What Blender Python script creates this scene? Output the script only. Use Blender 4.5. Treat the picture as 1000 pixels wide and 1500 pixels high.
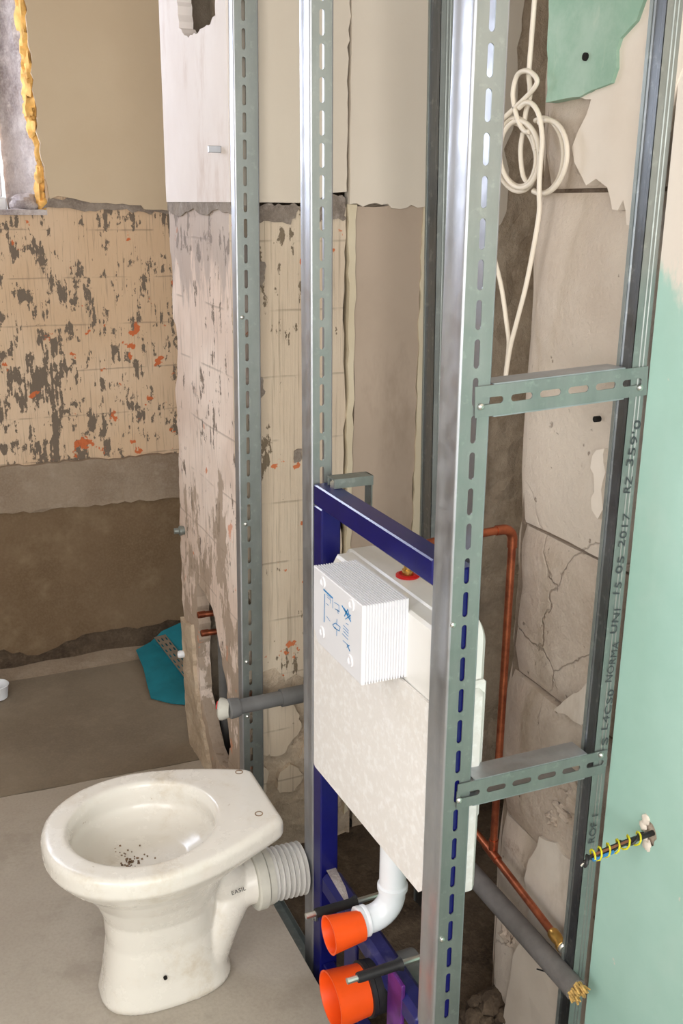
import bpy, math, random
import numpy as np
from mathutils import Matrix, Vector, noise as mnoise
from mathutils.geometry import delaunay_2d_cdt

for o in list(bpy.data.objects):
    bpy.data.objects.remove(o)
scene = bpy.context.scene
COL = scene.collection
PI = math.pi
random.seed(11)

# ------------------------------------------------------------------ camera
# world: X to the right (into the installation wall), Y away along the stud row, Z up
EYE = np.array([0.0, 0.0, 1.58])
FPX = 1450.0
PITCH, YAW, ROLL = 0.296110, 0.421893, -0.009226
_cy, _sy = math.cos(YAW), math.sin(YAW)
_right = np.array([_cy, -_sy, 0.0]); _fh = np.array([_sy, _cy, 0.0]); _up = np.array([0.0, 0.0, 1.0])
_fwd = _fh*math.cos(PITCH) - _up*math.sin(PITCH)
_dn = -(_up*math.cos(PITCH) + _fh*math.sin(PITCH))
_r = _right*math.cos(ROLL) + _dn*math.sin(ROLL)
_d = _dn*math.cos(ROLL) - _right*math.sin(ROLL)
cam_data = bpy.data.cameras.new('camera')
cam_data.sensor_fit = 'VERTICAL'; cam_data.sensor_height = 36.0
cam_data.lens = 36.0*FPX/1500.0
cam_data.clip_start = 0.02
cam = bpy.data.objects.new('camera', cam_data); COL.objects.link(cam)
m = Matrix.Identity(4)
for i in range(3):
    m[i][0] = _r[i]; m[i][1] = -_d[i]; m[i][2] = -_fwd[i]; m[i][3] = EYE[i]
cam.matrix_world = m
scene.camera = cam

# ------------------------------------------------------------------ light
vs = scene.view_settings
vs.view_transform = 'Standard'; vs.look = 'None'; vs.gamma = 1.0; vs.use_curve_mapping = False
vs.exposure = 0.36
world = bpy.data.worlds.new('daylight'); scene.world = world
world.use_nodes = True
bg = world.node_tree.nodes['Background']
bg.inputs[0].default_value = (0.93, 0.97, 1.0, 1); bg.inputs[1].default_value = 1.0

XW = -1.45                                  # inner face of the left wall
def area_light(name, loc, direction, sx, sy, power, color):
    l = bpy.data.lights.new(name, 'AREA'); l.shape = 'RECTANGLE'; l.size = sx; l.size_y = sy
    l.energy = power; l.color = color
    o = bpy.data.objects.new(name, l); COL.objects.link(o)
    o.location = loc
    o.rotation_euler = Vector(direction).to_track_quat('-Z', 'Z').to_euler()
    return o
# daylight entering the window of the far wall, the big window behind the viewer and the one in the left wall
area_light('daylight_far_window', (-0.18, 3.86, 1.98), (0, -1, -0.12), 1.15, 0.8, 52.0, (0.90, 0.93, 1.0))
area_light('daylight_rear_window', (-0.35, -1.78, 1.60), (0.05, 1, -0.08), 1.9, 1.6, 52.0, (1.0, 0.985, 0.965))
area_light('daylight_left_window', (XW-.04, 0.0, 1.65), (1, 0.12, -0.05), 1.2, 1.3, 24.0, (1.0, 0.985, 0.97))

# ------------------------------------------------------------------ pixel -> point on a known plane
def ray(x, y):
    return _r*((x-500.0)/FPX) + _d*((y-750.0)/FPX) + _fwd
def atx(x, y, X): d = ray(x, y); return EYE + d*((X-EYE[0])/d[0])
def aty(x, y, Y): d = ray(x, y); return EYE + d*((Y-EYE[1])/d[1])
def atz(x, y, Z): d = ray(x, y); return EYE + d*((Z-EYE[2])/d[2])

# ------------------------------------------------------------------ materials
def S(r, g, b):
    def f(c):
        c /= 255.0
        return c/12.92 if c <= 0.04045 else ((c+0.055)/1.055)**2.4
    return (f(r), f(g), f(b), 1.0)

class NM:
    def __init__(s, name):
        s.m = bpy.data.materials.new(name); s.m.use_nodes = True
        s.t = s.m.node_tree; s.n = s.t.nodes; s.l = s.t.links
        s.b = s.n['Principled BSDF']; s.co = None
    def coord(s):
        if s.co is None:
            s.co = s.n.new('ShaderNodeTexCoord').outputs['Object']
        return s.co
    def mapped(s, sc, off=(0, 0, 0)):
        mp = s.n.new('ShaderNodeMapping'); mp.inputs['Scale'].default_value = sc; mp.inputs['Location'].default_value = off
        s.l.new(s.coord(), mp.inputs[0]); return mp.outputs[0]
    def noise(s, scale, detail=4, rough=0.55, sc=None, off=(0, 0, 0), dist=0.0):
        t = s.n.new('ShaderNodeTexNoise'); t.inputs['Scale'].default_value = scale
        t.inputs['Detail'].default_value = detail; t.inputs['Roughness'].default_value = rough
        t.inputs['Distortion'].default_value = dist
        s.l.new(s.mapped(sc or (1, 1, 1), off), t.inputs['Vector']); return t.outputs['Fac']
    def ramp(s, fac, a, b, va=0.0, vb=1.0):
        t = s.n.new('ShaderNodeMapRange'); t.interpolation_type = 'SMOOTHSTEP'
        t.inputs['From Min'].default_value = a; t.inputs['From Max'].default_value = b
        t.inputs['To Min'].default_value = va; t.inputs['To Max'].default_value = vb
        s.l.new(fac, t.inputs['Value']); return t.outputs['Result']
    def math(s, op, a, b):
        t = s.n.new('ShaderNodeMath'); t.operation = op
        for i, v in enumerate((a, b)):
            if isinstance(v, (int, float)): t.inputs[i].default_value = v
            else: s.l.new(v, t.inputs[i])
        return t.outputs[0]
    def mix(s, fac, a, b):
        t = s.n.new('ShaderNodeMix'); t.data_type = 'RGBA'
        for k, v in ((0, fac), (6, a), (7, b)):
            if isinstance(v, (int, float)): t.inputs[k].default_value = v
            elif isinstance(v, tuple): t.inputs[k].default_value = v
            else: s.l.new(v, t.inputs[k])
        return t.outputs[2]
    def sep(s, axis):
        t = s.n.new('ShaderNodeSeparateXYZ'); s.l.new(s.coord(), t.inputs[0]); return t.outputs[axis]
    def bump(s, h, strength=0.3, dist=0.005):
        t = s.n.new('ShaderNodeBump'); t.inputs['Strength'].default_value = strength; t.inputs['Distance'].default_value = dist
        s.l.new(h, t.inputs['Height']); s.l.new(t.outputs[0], s.b.inputs['Normal'])
    def set(s, key, v):
        if isinstance(v, (int, float, tuple)): s.b.inputs[key].default_value = v
        else: s.l.new(v, s.b.inputs[key])
    def done(s, color, rough=0.8, metal=0.0, spec=0.4):
        s.set('Base Color', color); s.set('Roughness', rough); s.set('Metallic', metal)
        s.set('Specular IOR Level', spec); return s.m

def plain(name, c, rough=0.6, metal=0.0, var=0.12, scale=30, bump=0.0, spec=0.4):
    k = NM(name); n = k.noise(scale, 4)
    d = tuple(x*(1-var) for x in c[:3])+(1,); e = tuple(min(1, x*(1+var)) for x in c[:3])+(1,)
    col = k.mix(k.ramp(n, 0.3, 0.7), d, e)
    if bump: k.bump(k.noise(scale*3, 5), bump, 0.004)
    return k.done(col, rough, metal, spec)

def adhesive(name, base, alt, dark, orange, dthr, othr, comb, big=2.2, fine=17, top=None, low=None):
    """old tile adhesive: trowel combing, grey mortar scars and brick-red flecks"""
    k = NM(name)
    col = k.mix(k.ramp(k.noise(big, 3), 0.35, 0.65), base, alt)
    st = k.noise(1.0, 3, 0.6, sc=comb)
    col = k.mix(k.ramp(st, 0.52, 0.70, 0, 0.38), col, dark)
    grid = k.noise(7, 3, 0.6)
    col = k.mix(k.ramp(grid, 0.58, 0.72, 0, 0.35), col, alt)
    a = k.noise(fine, 6, 0.68, sc=(1, 1, 0.55)); msk = k.noise(2.6, 2, 0.5, off=(3.1, 5.2, 1.3))
    comb2 = k.ramp(k.noise(1.0, 2, 0.5, sc=(comb[0]*.55, comb[1]*.55, comb[2]*1.6)), 0.35, 0.55, -0.05, 0.03)
    dk = k.math('ADD', k.math('ADD', a, k.math('MULTIPLY', msk, 0.42)), comb2)
    f = k.ramp(dk, dthr, dthr+0.025)
    col = k.mix(f, col, dark)
    o = k.noise(15, 4, 0.55, off=(7.7, 2.2, 9.1)); om = k.noise(3.0, 2, 0.5, off=(1.7, 8.2, 4.1))
    fo = k.ramp(k.math('ADD', o, k.math('MULTIPLY', om, 0.3)), othr, othr+0.02)
    col = k.mix(fo, col, orange)
    zf = k.math('FRACT', k.math('DIVIDE', k.math('ADD', k.sep(2), k.math('MULTIPLY', k.noise(4, 2), .012)), .152), 0.0)
    ln = k.math('MULTIPLY', k.ramp(zf, 0.955, 0.985), k.ramp(k.noise(9, 3), .42, .56))
    col = k.mix(k.math('MULTIPLY', ln, 0.45), col, dark)
    if top:      # grey mortar skin left under the tile line, frayed downwards
        g = k.math('ADD', k.math('MULTIPLY', k.math('SUBTRACT', k.sep(2), top), 1.5), k.noise(9, 6, 0.7, sc=(1.6, 1.6, .45), off=(3, 1, 6)))
        col = k.mix(k.ramp(g, 0.50, 0.62, 0, 0.55), col, S(150, 140, 134))
    if low:      # lower down the adhesive has come away in patches
        g = k.math('ADD', k.math('MULTIPLY', k.math('SUBTRACT', low, k.sep(2)), 0.22), k.noise(6.5, 6, 0.68, sc=(1.5, 1.5, .6), off=(6, 2, 1)))
        col = k.mix(k.ramp(g, 0.56, 0.60, 0, 0.8), col, S(160, 142, 124))
        g2 = k.math('ADD', k.math('MULTIPLY', k.math('SUBTRACT', low, k.sep(2)), 0.10), k.noise(11, 5, 0.6, off=(1, 7, 3)))
        col = k.mix(k.ramp(g2, 0.68, 0.72, 0, 0.8), col, orange)
    hgt = k.math('SUBTRACT', k.math('MULTIPLY', st, 0.5), k.math('MULTIPLY', f, 0.8))
    hgt = k.math('ADD', hgt, k.math('MULTIPLY', k.noise(60, 4), 0.35))
    k.bump(hgt, 0.55, 0.006)
    return k.done(col, 0.92, 0, 0.2)

def plaster(name, a, b, scale=2.0, speck=None, bump=0.15, stain=None):
    k = NM(name)
    col = k.mix(k.ramp(k.noise(scale, 5, 0.6), 0.3, 0.7), a, b)
    if stain:
        col = k.mix(k.ramp(k.noise(5, 6, 0.7, sc=(1, 1, 0.35), off=(2, 3, 4)), 0.52, 0.72, 0, 0.75), col, stain)
    if speck:
        col = k.mix(k.ramp(k.noise(55, 3, 0.5), 0.69, 0.73), col, speck)
    k.bump(k.noise(90, 5, 0.7), bump, 0.003)
    return k.done(col, 0.9, 0, 0.25)

def stained_concrete(name, a, b, c, s1=1.6, s2=9, bump=0.3, dk=None, crack=None):
    k = NM(name)
    col = k.mix(k.ramp(k.noise(s1, 6, 0.62), 0.32, 0.68), a, b)
    col = k.mix(k.ramp(k.noise(s2, 6, 0.7, off=(4, 1, 2)), 0.48, 0.70, 0, 0.6), col, c)
    if dk: col = k.mix(k.ramp(k.noise(3.4, 7, 0.72, off=(9, 4, 2)), 0.60, 0.70), col, dk)
    col = k.mix(k.ramp(k.noise(140, 2, 0.5), 0.35, 0.75, 0, 0.25), col, c)
    hg = k.math('ADD', k.noise(70, 6, 0.7), k.math('MULTIPLY', k.noise(13, 6, 0.65), 1.6))
    if crack:
        vo = k.n.new('ShaderNodeTexVoronoi'); vo.feature = 'DISTANCE_TO_EDGE'; vo.inputs['Scale'].default_value = 3.3
        ds = k.n.new('ShaderNodeVectorMath'); ds.operation = 'ADD'
        sc_ = k.n.new('ShaderNodeVectorMath'); sc_.operation = 'SCALE'; sc_.inputs['Scale'].default_value = 0.16
        nt = k.n.new('ShaderNodeTexNoise'); nt.inputs['Scale'].default_value = 6; nt.inputs['Detail'].default_value = 6; k.l.new(k.coord(), nt.inputs['Vector'])
        k.l.new(nt.outputs['Color'], sc_.inputs[0]); k.l.new(k.coord(), ds.inputs[0]); k.l.new(sc_.outputs[0], ds.inputs[1]); k.l.new(ds.outputs[0], vo.inputs['Vector'])
        ck = k.math('MULTIPLY', k.ramp(vo.outputs['Distance'], 0.0, 0.009, 1, 0), k.ramp(k.noise(2.4, 2, .5, off=(5, 5, 1)), .50, .62))
        col = k.mix(k.math('MULTIPLY', ck, .45), col, crack)
        pit = k.ramp(k.noise(42, 3, .5, off=(8, 2, 2)), .70, .75)
        col = k.mix(k.math('MULTIPLY', pit, .6), col, crack)
        hg = k.math('SUBTRACT', hg, k.math('ADD', ck, pit))
    k.bump(hg, bump, 0.007)
    return k.done(col, 0.88, 0, 0.3)

M = {}
M['far_plaster'] = plaster('far wall plaster', S(200, 183, 158), S(192, 173, 147), 1.5, None, 0.1)
M['far_adhesive'] = adhesive('far wall tile adhesive', S(214, 190, 164), S(204, 176, 146), S(116, 104, 92), S(196, 108, 68), 0.765, 0.785, (170, 170, 7), 2.2, 23)
M['far_band'] = stained_concrete('far wall concrete band', S(150, 134, 116), S(132, 114, 96), S(168, 154, 138), 3, 11, 0.5)
M['far_lower'] = stained_concrete('far wall lower render', S(120, 100, 78), S(104, 84, 62), S(136, 118, 94), 2.2, 7, 0.35)
M['dark_rubble'] = stained_concrete('dark rubble', S(92, 78, 64), S(62, 50, 40), S(120, 104, 86), 9, 26, 0.8)
M['mid_plaster'] = plaster('partition plaster', S(222, 212, 196), S(214, 202, 186), 1.2, None, 0.08)
M['end_plaster'] = plaster('partition end plaster', S(232, 225, 221), S(222, 212, 206), 2.0, None, 0.12, S(196, 176, 164))
M['mid_adhesive'] = adhesive('partition tile adhesive', S(216, 201, 180), S(206, 188, 166), S(126, 112, 94), S(202, 118, 78), 0.845, 0.800, (150, 150, 4))
M['end_adhesive'] = adhesive('partition end adhesive', S(230, 214, 202), S(216, 196, 182), S(136, 122, 110), S(210, 146, 116), 0.825, 0.85, (120, 120, 6), 3.5, 20, 1.38, 0.95)
M['scar'] = stained_concrete('mortar scar', S(150, 138, 126), S(122, 110, 100), S(176, 166, 156), 12, 30, 0.7)
M['patch'] = plaster('smoothed render patch', S(184, 166, 148), S(172, 154, 136), 2.5, None, 0.12, S(160, 142, 124))
M['cream_edge'] = plaster('cream render margin', S(216, 204, 178), S(206, 192, 164), 5, None, 0.12)
M['rubble_face'] = stained_concrete('broken mortar face', S(208, 189, 166), S(182, 162, 139), S(218, 203, 182), 14, 34, 0.9, S(136, 115, 94))
M['block'] = stained_concrete('old block', S(217, 205, 191), S(202, 187, 172), S(210, 198, 185), 2.6, 8, 0.5, S(162, 142, 124), S(110, 92, 78))
M['block_dirty'] = stained_concrete('dirty block', S(196, 181, 166), S(176, 159, 143), S(212, 199, 185), 4, 10, 0.6, S(140, 120, 103), S(100, 84, 70))
M['joint'] = stained_concrete('block joint mortar', S(140, 124, 108), S(112, 96, 82), S(160, 146, 130), 10, 30, 0.7)
M['white_plaster'] = plaster('white filler', S(230, 220, 208), S(222, 210, 196), 5, None, 0.12)
M['light_render'] = plaster('light render', S(212, 202, 190), S(198, 186, 172), 4, None, 0.2, S(176, 160, 144))
M['floor_near'] = stained_concrete('pale screed', S(182, 174, 162), S(170, 160, 148), S(150, 140, 128), 1.9, 5.5, 0.12)
M['floor_far'] = stained_concrete('dark screed', S(138, 126, 110), S(122, 110, 95), S(150, 138, 122), 2.0, 5, 0.15)
M['room'] = plaster('room plaster', S(212, 204, 192), S(204, 196, 184), 1.0, None, 0.08)

# green board: mottled sheet with smears of filler
k = NM('green board')
col = k.mix(k.ramp(k.noise(2.3, 5, 0.6), 0.3, 0.7), S(154, 191, 178), S(170, 204, 193))
col = k.mix(k.ramp(k.noise(1.8, 6, 0.65, off=(3, 3, 3)), 0.55, 0.75, 0, 0.45), col, S(190, 206, 198))
zz = k.math('SUBTRACT', k.sep(2), 1.50)
sm = k.math('ADD', k.math('MULTIPLY', zz, 1.6), k.math('MULTIPLY', k.noise(5, 7, 0.7, sc=(1, 1, 0.5)), 0.9))
col = k.mix(k.ramp(sm, 0.38, 0.50), col, S(226, 216, 206))
col = k.mix(k.ramp(k.noise(22, 3, 0.5, off=(1, 6, 2)), 0.74, 0.77), col, S(214, 206, 194))
k.bump(k.noise(120, 4), 0.08, 0.002)
M['green'] = k.done(col, 0.78, 0, 0.3)
k = NM('old green board')
col = k.mix(k.ramp(k.noise(9, 6, 0.7), 0.35, 0.7), S(144, 178, 158), S(168, 194, 178))
col = k.mix(k.ramp(k.noise(30, 4, 0.6, sc=(1, 1, .3)), 0.62, 0.75, 0, 0.5), col, S(196, 208, 192))
M['green_old'] = k.done(col, 0.8, 0, 0.3)

def steel(name, a, b, rough, metal=0.85, streak=True):
    k = NM(name)
    n = k.noise(14, 6, 0.65, sc=(1, 1, 0.25))
    col = k.mix(k.ramp(n, 0.3, 0.7), a, b)
    col = k.mix(k.ramp(k.noise(60, 4, 0.6), 0.55, 0.75, 0, 0.3), col, S(196, 202, 198))
    k.set('Anisotropic', 0.3)
    return k.done(col, k.ramp(k.noise(25, 4), 0.3, 0.7, rough-0.05, rough+0.08), metal, 0.5)
M['steel'] = steel('galvanised steel', S(158, 164, 161), S(143, 150, 147), 0.46, 0.8)
M['steel_lit'] = steel('galvanised steel lit side', S(186, 188, 193), S(170, 173, 178), 0.46, 0.9)  # lightened copy of the stud steel, window reflection put into the colour
M['steel_dull'] = steel('dull galvanised steel', S(150, 157, 153), S(134, 141, 138), 0.5, 0.75)
M['steel_shaded'] = steel('galvanised steel shaded side', S(128, 132, 136), S(112, 117, 121), 0.36, 0.97)  # darkened copy of the steel, reflection of the dark niche painted in
M['screw'] = plain('zinc screw', S(215, 215, 210), 0.3, 0.95, 0.05)
M['blue'] = plain('blue enamel', S(16, 18, 92), 0.28, 0, 0.1, 20, 0, 0.5)
k = NM('scuffed blue enamel')
col = k.mix(k.ramp(k.noise(18, 6, 0.7), 0.5, 0.75, 0, 0.55), S(32, 34, 100), S(110, 106, 142))
M['blue_scuffed'] = k.done(col, 0.42, 0, 0.5)
M['violet'] = plain('violet primer', S(92, 40, 118), 0.4, 0, 0.35, 25)
k = NM('foam')
col = k.mix(k.ramp(k.noise(70, 3, 0.6), 0.45, 0.7), S(232, 228, 224), S(242, 240, 238))
vv = k.n.new('ShaderNodeTexVoronoi'); vv.inputs['Scale'].default_value = 130; k.l.new(k.coord(), vv.inputs['Vector'])
k.bump(vv.outputs['Distance'], 0.25, 0.002)
M['foam'] = k.done(col, 0.55, 0, 0.4)
M['tank'] = plain('white tank plastic', S(236, 234, 230), 0.35, 0, 0.03, 8, 0, 0.5)
M['box_plastic'] = plain('white ribbed plastic', S(230, 230, 234), 0.4, 0, 0.02, 8, 0, 0.5)
M['pvc_white'] = plain('white pipe plastic', S(232, 236, 242), 0.3, 0, 0.03, 10, 0, 0.5)
M['bellows'] = plain('grey white bellows', S(206, 204, 200), 0.4, 0, 0.08, 18)
M['collar'] = plain('rubber collar', S(196, 194, 184), 0.55, 0, 0.08, 18)
M['orange'] = plain('orange plastic', S(240, 84, 18), 0.45, 0, 0.05, 14)
M['black'] = plain('black rubber', S(28, 28, 30), 0.55, 0, 0.2, 30)
M['red'] = plain('red gasket', S(200, 24, 28), 0.4, 0, 0.1, 20)
M['brass'] = plain('brass', S(206, 164, 92), 0.3, 0.95, 0.1, 20)
k = NM('copper')
col = k.mix(k.ramp(k.noise(22, 6, 0.7), 0.35, 0.7), S(190, 112, 80), S(140, 78, 58))
M['copper'] = k.done(col, 0.34, 0.9, 0.5)
M['insulation'] = plain('grey foam sleeve', S(104, 100, 98), 0.9, 0, 0.1, 40, 0.3)
M['fibre'] = plain('torn fibre', S(196, 160, 96), 0.95, 0, 0.4, 90, 0.6)
M['grey_pipe'] = plain('grey waste pipe', S(108, 108, 108), 0.5, 0, 0.12, 20)
M['cable'] = plain('white cable sheath', S(226, 216, 200), 0.45, 0, 0.04, 20)
M['yellow'] = plain('yellow wire', S(214, 206, 40), 0.45, 0, 0.15, 200)
M['wire_blue'] = plain('blue wire', S(60, 130, 190), 0.45)
M['wire_brown'] = plain('brown wire', S(130, 84, 60), 0.45)
M['wire_black'] = plain('black wire', S(40, 38, 38), 0.45)
M['ink'] = plain('black stencil ink', S(66, 72, 74), 0.7)
M['ink_dark'] = plain('black ink', S(30, 30, 34), 0.7)
M['print_blue'] = plain('blue print', S(36, 130, 190), 0.5)
M['teal'] = plain('teal sealing fleece', S(28, 124, 142), 0.75, 0, 0.12, 14)
M['grate'] = plain('stainless grate', S(176, 164, 150), 0.4, 0.6, 0.08, 30)
M['hole'] = plain('painted recess shade', S(22, 18, 15), 0.95)  # near-black that stands in for the shade inside holes
M['pu_foam'] = plain('orange builders foam', S(232, 182, 104), 0.85, 0, 0.22, 28, 0.6)
M['reveal'] = stained_concrete('window reveal plaster', S(204, 194, 192), S(150, 138, 138), S(236, 230, 228), 9, 20, 0.9)
M['upvc'] = plain('white window plastic', S(238, 238, 240), 0.35, 0, 0.03)
k = NM('window glass')
tr = k.n.new('ShaderNodeBsdfTransparent'); tr.inputs[0].default_value = (0.86, 0.88, 0.92, 1)
gl = k.n.new('ShaderNodeBsdfGlossy'); gl.inputs['Roughness'].default_value = 0.03
mx = k.n.new('ShaderNodeMixShader'); mx.inputs[0].default_value = 0.06
k.l.new(tr.outputs[0], mx.inputs[1]); k.l.new(gl.outputs[0], mx.inputs[2])
k.l.new(mx.outputs[0], k.n['Material Output'].inputs[0])
M['glass'] = k.m
# ceramic with brown grime at the rim and foot
k = NM('stained ceramic')
g1 = k.ramp(k.noise(8, 7, 0.72), 0.50, 0.76, 0, 0.6)
col = k.mix(g1, S(224, 220, 212), S(188, 172, 146))
g2 = k.ramp(k.noise(34, 4, 0.6, off=(2, 2, 2)), 0.70, 0.74, 0, 0.6)
col = k.mix(g2, col, S(150, 130, 104))
M['ceramic'] = k.done(col, k.ramp(k.noise(9, 5, 0.7), 0.40, 0.75, 0.18, 0.5), 0, 0.5)
M['grime'] = plain('brown grime', S(132, 108, 84), 0.8, 0, 0.3, 120)

# ------------------------------------------------------------------ mesh helpers
class MB:
    def __init__(s): s.v = []; s.f = []
    def add(s, vs, fs):
        o = len(s.v); s.v += [tuple(map(float, p)) for p in vs]; s.f += [tuple(i+o for i in f) for f in fs]; return s
    def box(s, x0, x1, y0, y1, z0, z1, b=0.0):
        if b <= 0:
            return s.add([(x, y, z) for x in (x0, x1) for y in (y0, y1) for z in (z0, z1)],
                         [(0, 1, 3, 2), (4, 6, 7, 5), (0, 4, 5, 1), (2, 3, 7, 6), (0, 2, 6, 4), (1, 5, 7, 3)])
        # chamfered box: 24 verts
        c = ((x0+x1)/2, (y0+y1)/2, (z0+z1)/2); h = ((x1-x0)/2, (y1-y0)/2, (z1-z0)/2)
        vs = []; idx = {}
        for sx in (-1, 1):
            for sy in (-1, 1):
                for sz in (-1, 1):
                    sg = (sx, sy, sz)
                    for a in range(3):
                        p = [c[i]+sg[i]*(h[i]-(0 if i == a else b)) for i in range(3)]
                        idx[(sg, a)] = len(vs); vs.append(p)
        fs = []
        for a in range(3):
            u, w = (a+1) % 3, (a+2) % 3
            for sa in (-1, 1):
                q = []
                for su, sw in ((-1, -1), (1, -1), (1, 1), (-1, 1)):
                    g = [0, 0, 0]; g[a] = sa; g[u] = su; g[w] = sw; q.append(idx[(tuple(g), a)])
                fs.append(q if sa > 0 else q[::-1])
            for su in (-1, 1):
                for sw in (-1, 1):
                    g0 = [0, 0, 0]; g0[u] = su; g0[w] = sw; g0[a] = -1; g1 = list(g0); g1[a] = 1
                    q = [idx[(tuple(g0), u)], idx[(tuple(g1), u)], idx[(tuple(g1), w)], idx[(tuple(g0), w)]]
                    fs.append(q if su*sw > 0 else q[::-1])
        for sx in (-1, 1):
            for sy in (-1, 1):
                for sz in (-1, 1):
                    q = [idx[((sx, sy, sz), a)] for a in range(3)]
                    fs.append(q if sx*sy*sz > 0 else q[::-1])
        return s.add(vs, fs)
    def tube(s, path, rad, n=12, caps=True):
        P = [Vector(p) for p in path]; N = len(P)
        R_ = rad if isinstance(rad, (list, tuple)) else [rad]*N
        t0 = (P[1]-P[0]).normalized(); up = Vector((0, 0, 1)) if abs(t0.z) < 0.9 else Vector((1, 0, 0))
        nrm = (up-t0*up.dot(t0)).normalized(); vs = []
        for i in range(N):
            t = (P[min(i+1, N-1)]-P[max(i-1, 0)]).normalized()
            nrm = (nrm-t*nrm.dot(t)).normalized(); bi = t.cross(nrm)
            for j in range(n):
                a = 2*PI*j/n; vs.append(P[i]+(nrm*math.cos(a)+bi*math.sin(a))*R_[i])
        fs = [(i*n+j, i*n+(j+1) % n, (i+1)*n+(j+1) % n, (i+1)*n+j) for i in range(N-1) for j in range(n)]
        if caps: fs += [tuple(range(n))[::-1], tuple((N-1)*n+j for j in range(n))]
        return s.add(vs, fs)
    def lathe(s, prof, base, axis, n=28):
        """prof: list of (distance along the axis, radius)"""
        ax = Vector(axis).normalized(); up = Vector((0, 0, 1)) if abs(ax.z) < 0.9 else Vector((1, 0, 0))
        u = (up-ax*up.dot(ax)).normalized(); w = ax.cross(u); B = Vector(base); vs = []
        for d, r in prof:
            for j in range(n):
                a = 2*PI*j/n; vs.append(B+ax*d+(u*math.cos(a)+w*math.sin(a))*r)
        N = len(prof)
        fs = [(i*n+j, i*n+(j+1) % n, (i+1)*n+(j+1) % n, (i+1)*n+j) for i in range(N-1) for j in range(n)]
        if prof[0][1] > 1e-6: fs.append(tuple(range(n))[::-1])
        if prof[-1][1] > 1e-6: fs.append(tuple((N-1)*n+j for j in range(n)))
        return s.add(vs, fs)
    def loft(s, rings, cap0=True, cap1=True):
        n = len(rings[0]); vs = [p for r in rings for p in r]
        fs = [(i*n+j, i*n+(j+1) % n, (i+1)*n+(j+1) % n, (i+1)*n+j) for i in range(len(rings)-1) for j in range(n)]
        if cap0: fs.append(tuple(range(n))[::-1])
        if cap1: fs.append(tuple((len(rings)-1)*n+j for j in range(n)))
        return s.add(vs, fs)
    def strip(s, pts, t, z0, z1):
        """thin-walled profile: polyline pts in local xy, thickness t to its left, extruded in z"""
        n = len(pts); off = []
        for i in range(n):
            a = Vector(pts[max(i-1, 0)]); b = Vector(pts[min(i+1, n-1)]); d = (b-a).normalized()
            off.append((pts[i][0]-d.y*t, pts[i][1]+d.x*t))
        ring = list(pts)+off[::-1]; k_ = len(ring)
        vs = [(p[0], p[1], z0) for p in ring]+[(p[0], p[1], z1) for p in ring]
        fs = [(j, (j+1) % k_, k_+(j+1) % k_, k_+j) for j in range(k_)]
        for i in range(n-1):
            q = (i, i+1, k_-2-i, k_-1-i); fs += [q[::-1], tuple(k_+a for a in q)]
        return s.add(vs, fs)
    def build(s, name, mat, parent=None, smooth=False, kind=None, label=None):
        me = bpy.data.meshes.new(name); me.from_pydata(s.v, [], s.f)
        me.validate(); me.update()
        me.materials.append(M[mat] if isinstance(mat, str) else mat)
        import bmesh
        bm = bmesh.new(); bm.from_mesh(me); bmesh.ops.recalc_face_normals(bm, faces=bm.faces); bm.to_mesh(me); bm.free()
        if smooth:
            for p in me.polygons: p.use_smooth = True
            me.set_sharp_from_angle(angle=math.radians(38))
        o = bpy.data.objects.new(name, me); COL.objects.link(o)
        if parent is not None: o.parent = parent
        if kind: o['kind'] = kind
        if label: o['label'] = label
        return o

def thing(name, label, cat, loc=(0, 0, 0), group=None):
    o = bpy.data.objects.new(name, None); COL.objects.link(o); o.location = loc
    o.empty_display_size = 0.05
    o['label'] = label; o['category'] = cat
    if group: o['group'] = group
    return o
def tag(o, label, cat, group=None):
    o['label'] = label; o['category'] = cat
    if group: o['group'] = group
    return o
def adopt(parent, *objs):
    """parent objects that were modelled in world space under an Empty that has a location"""
    inv = parent.matrix_basis.inverted()
    for o in objs:
        o.parent = parent; o.matrix_parent_inverse = inv
    return objs[0] if len(objs) == 1 else objs

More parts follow.
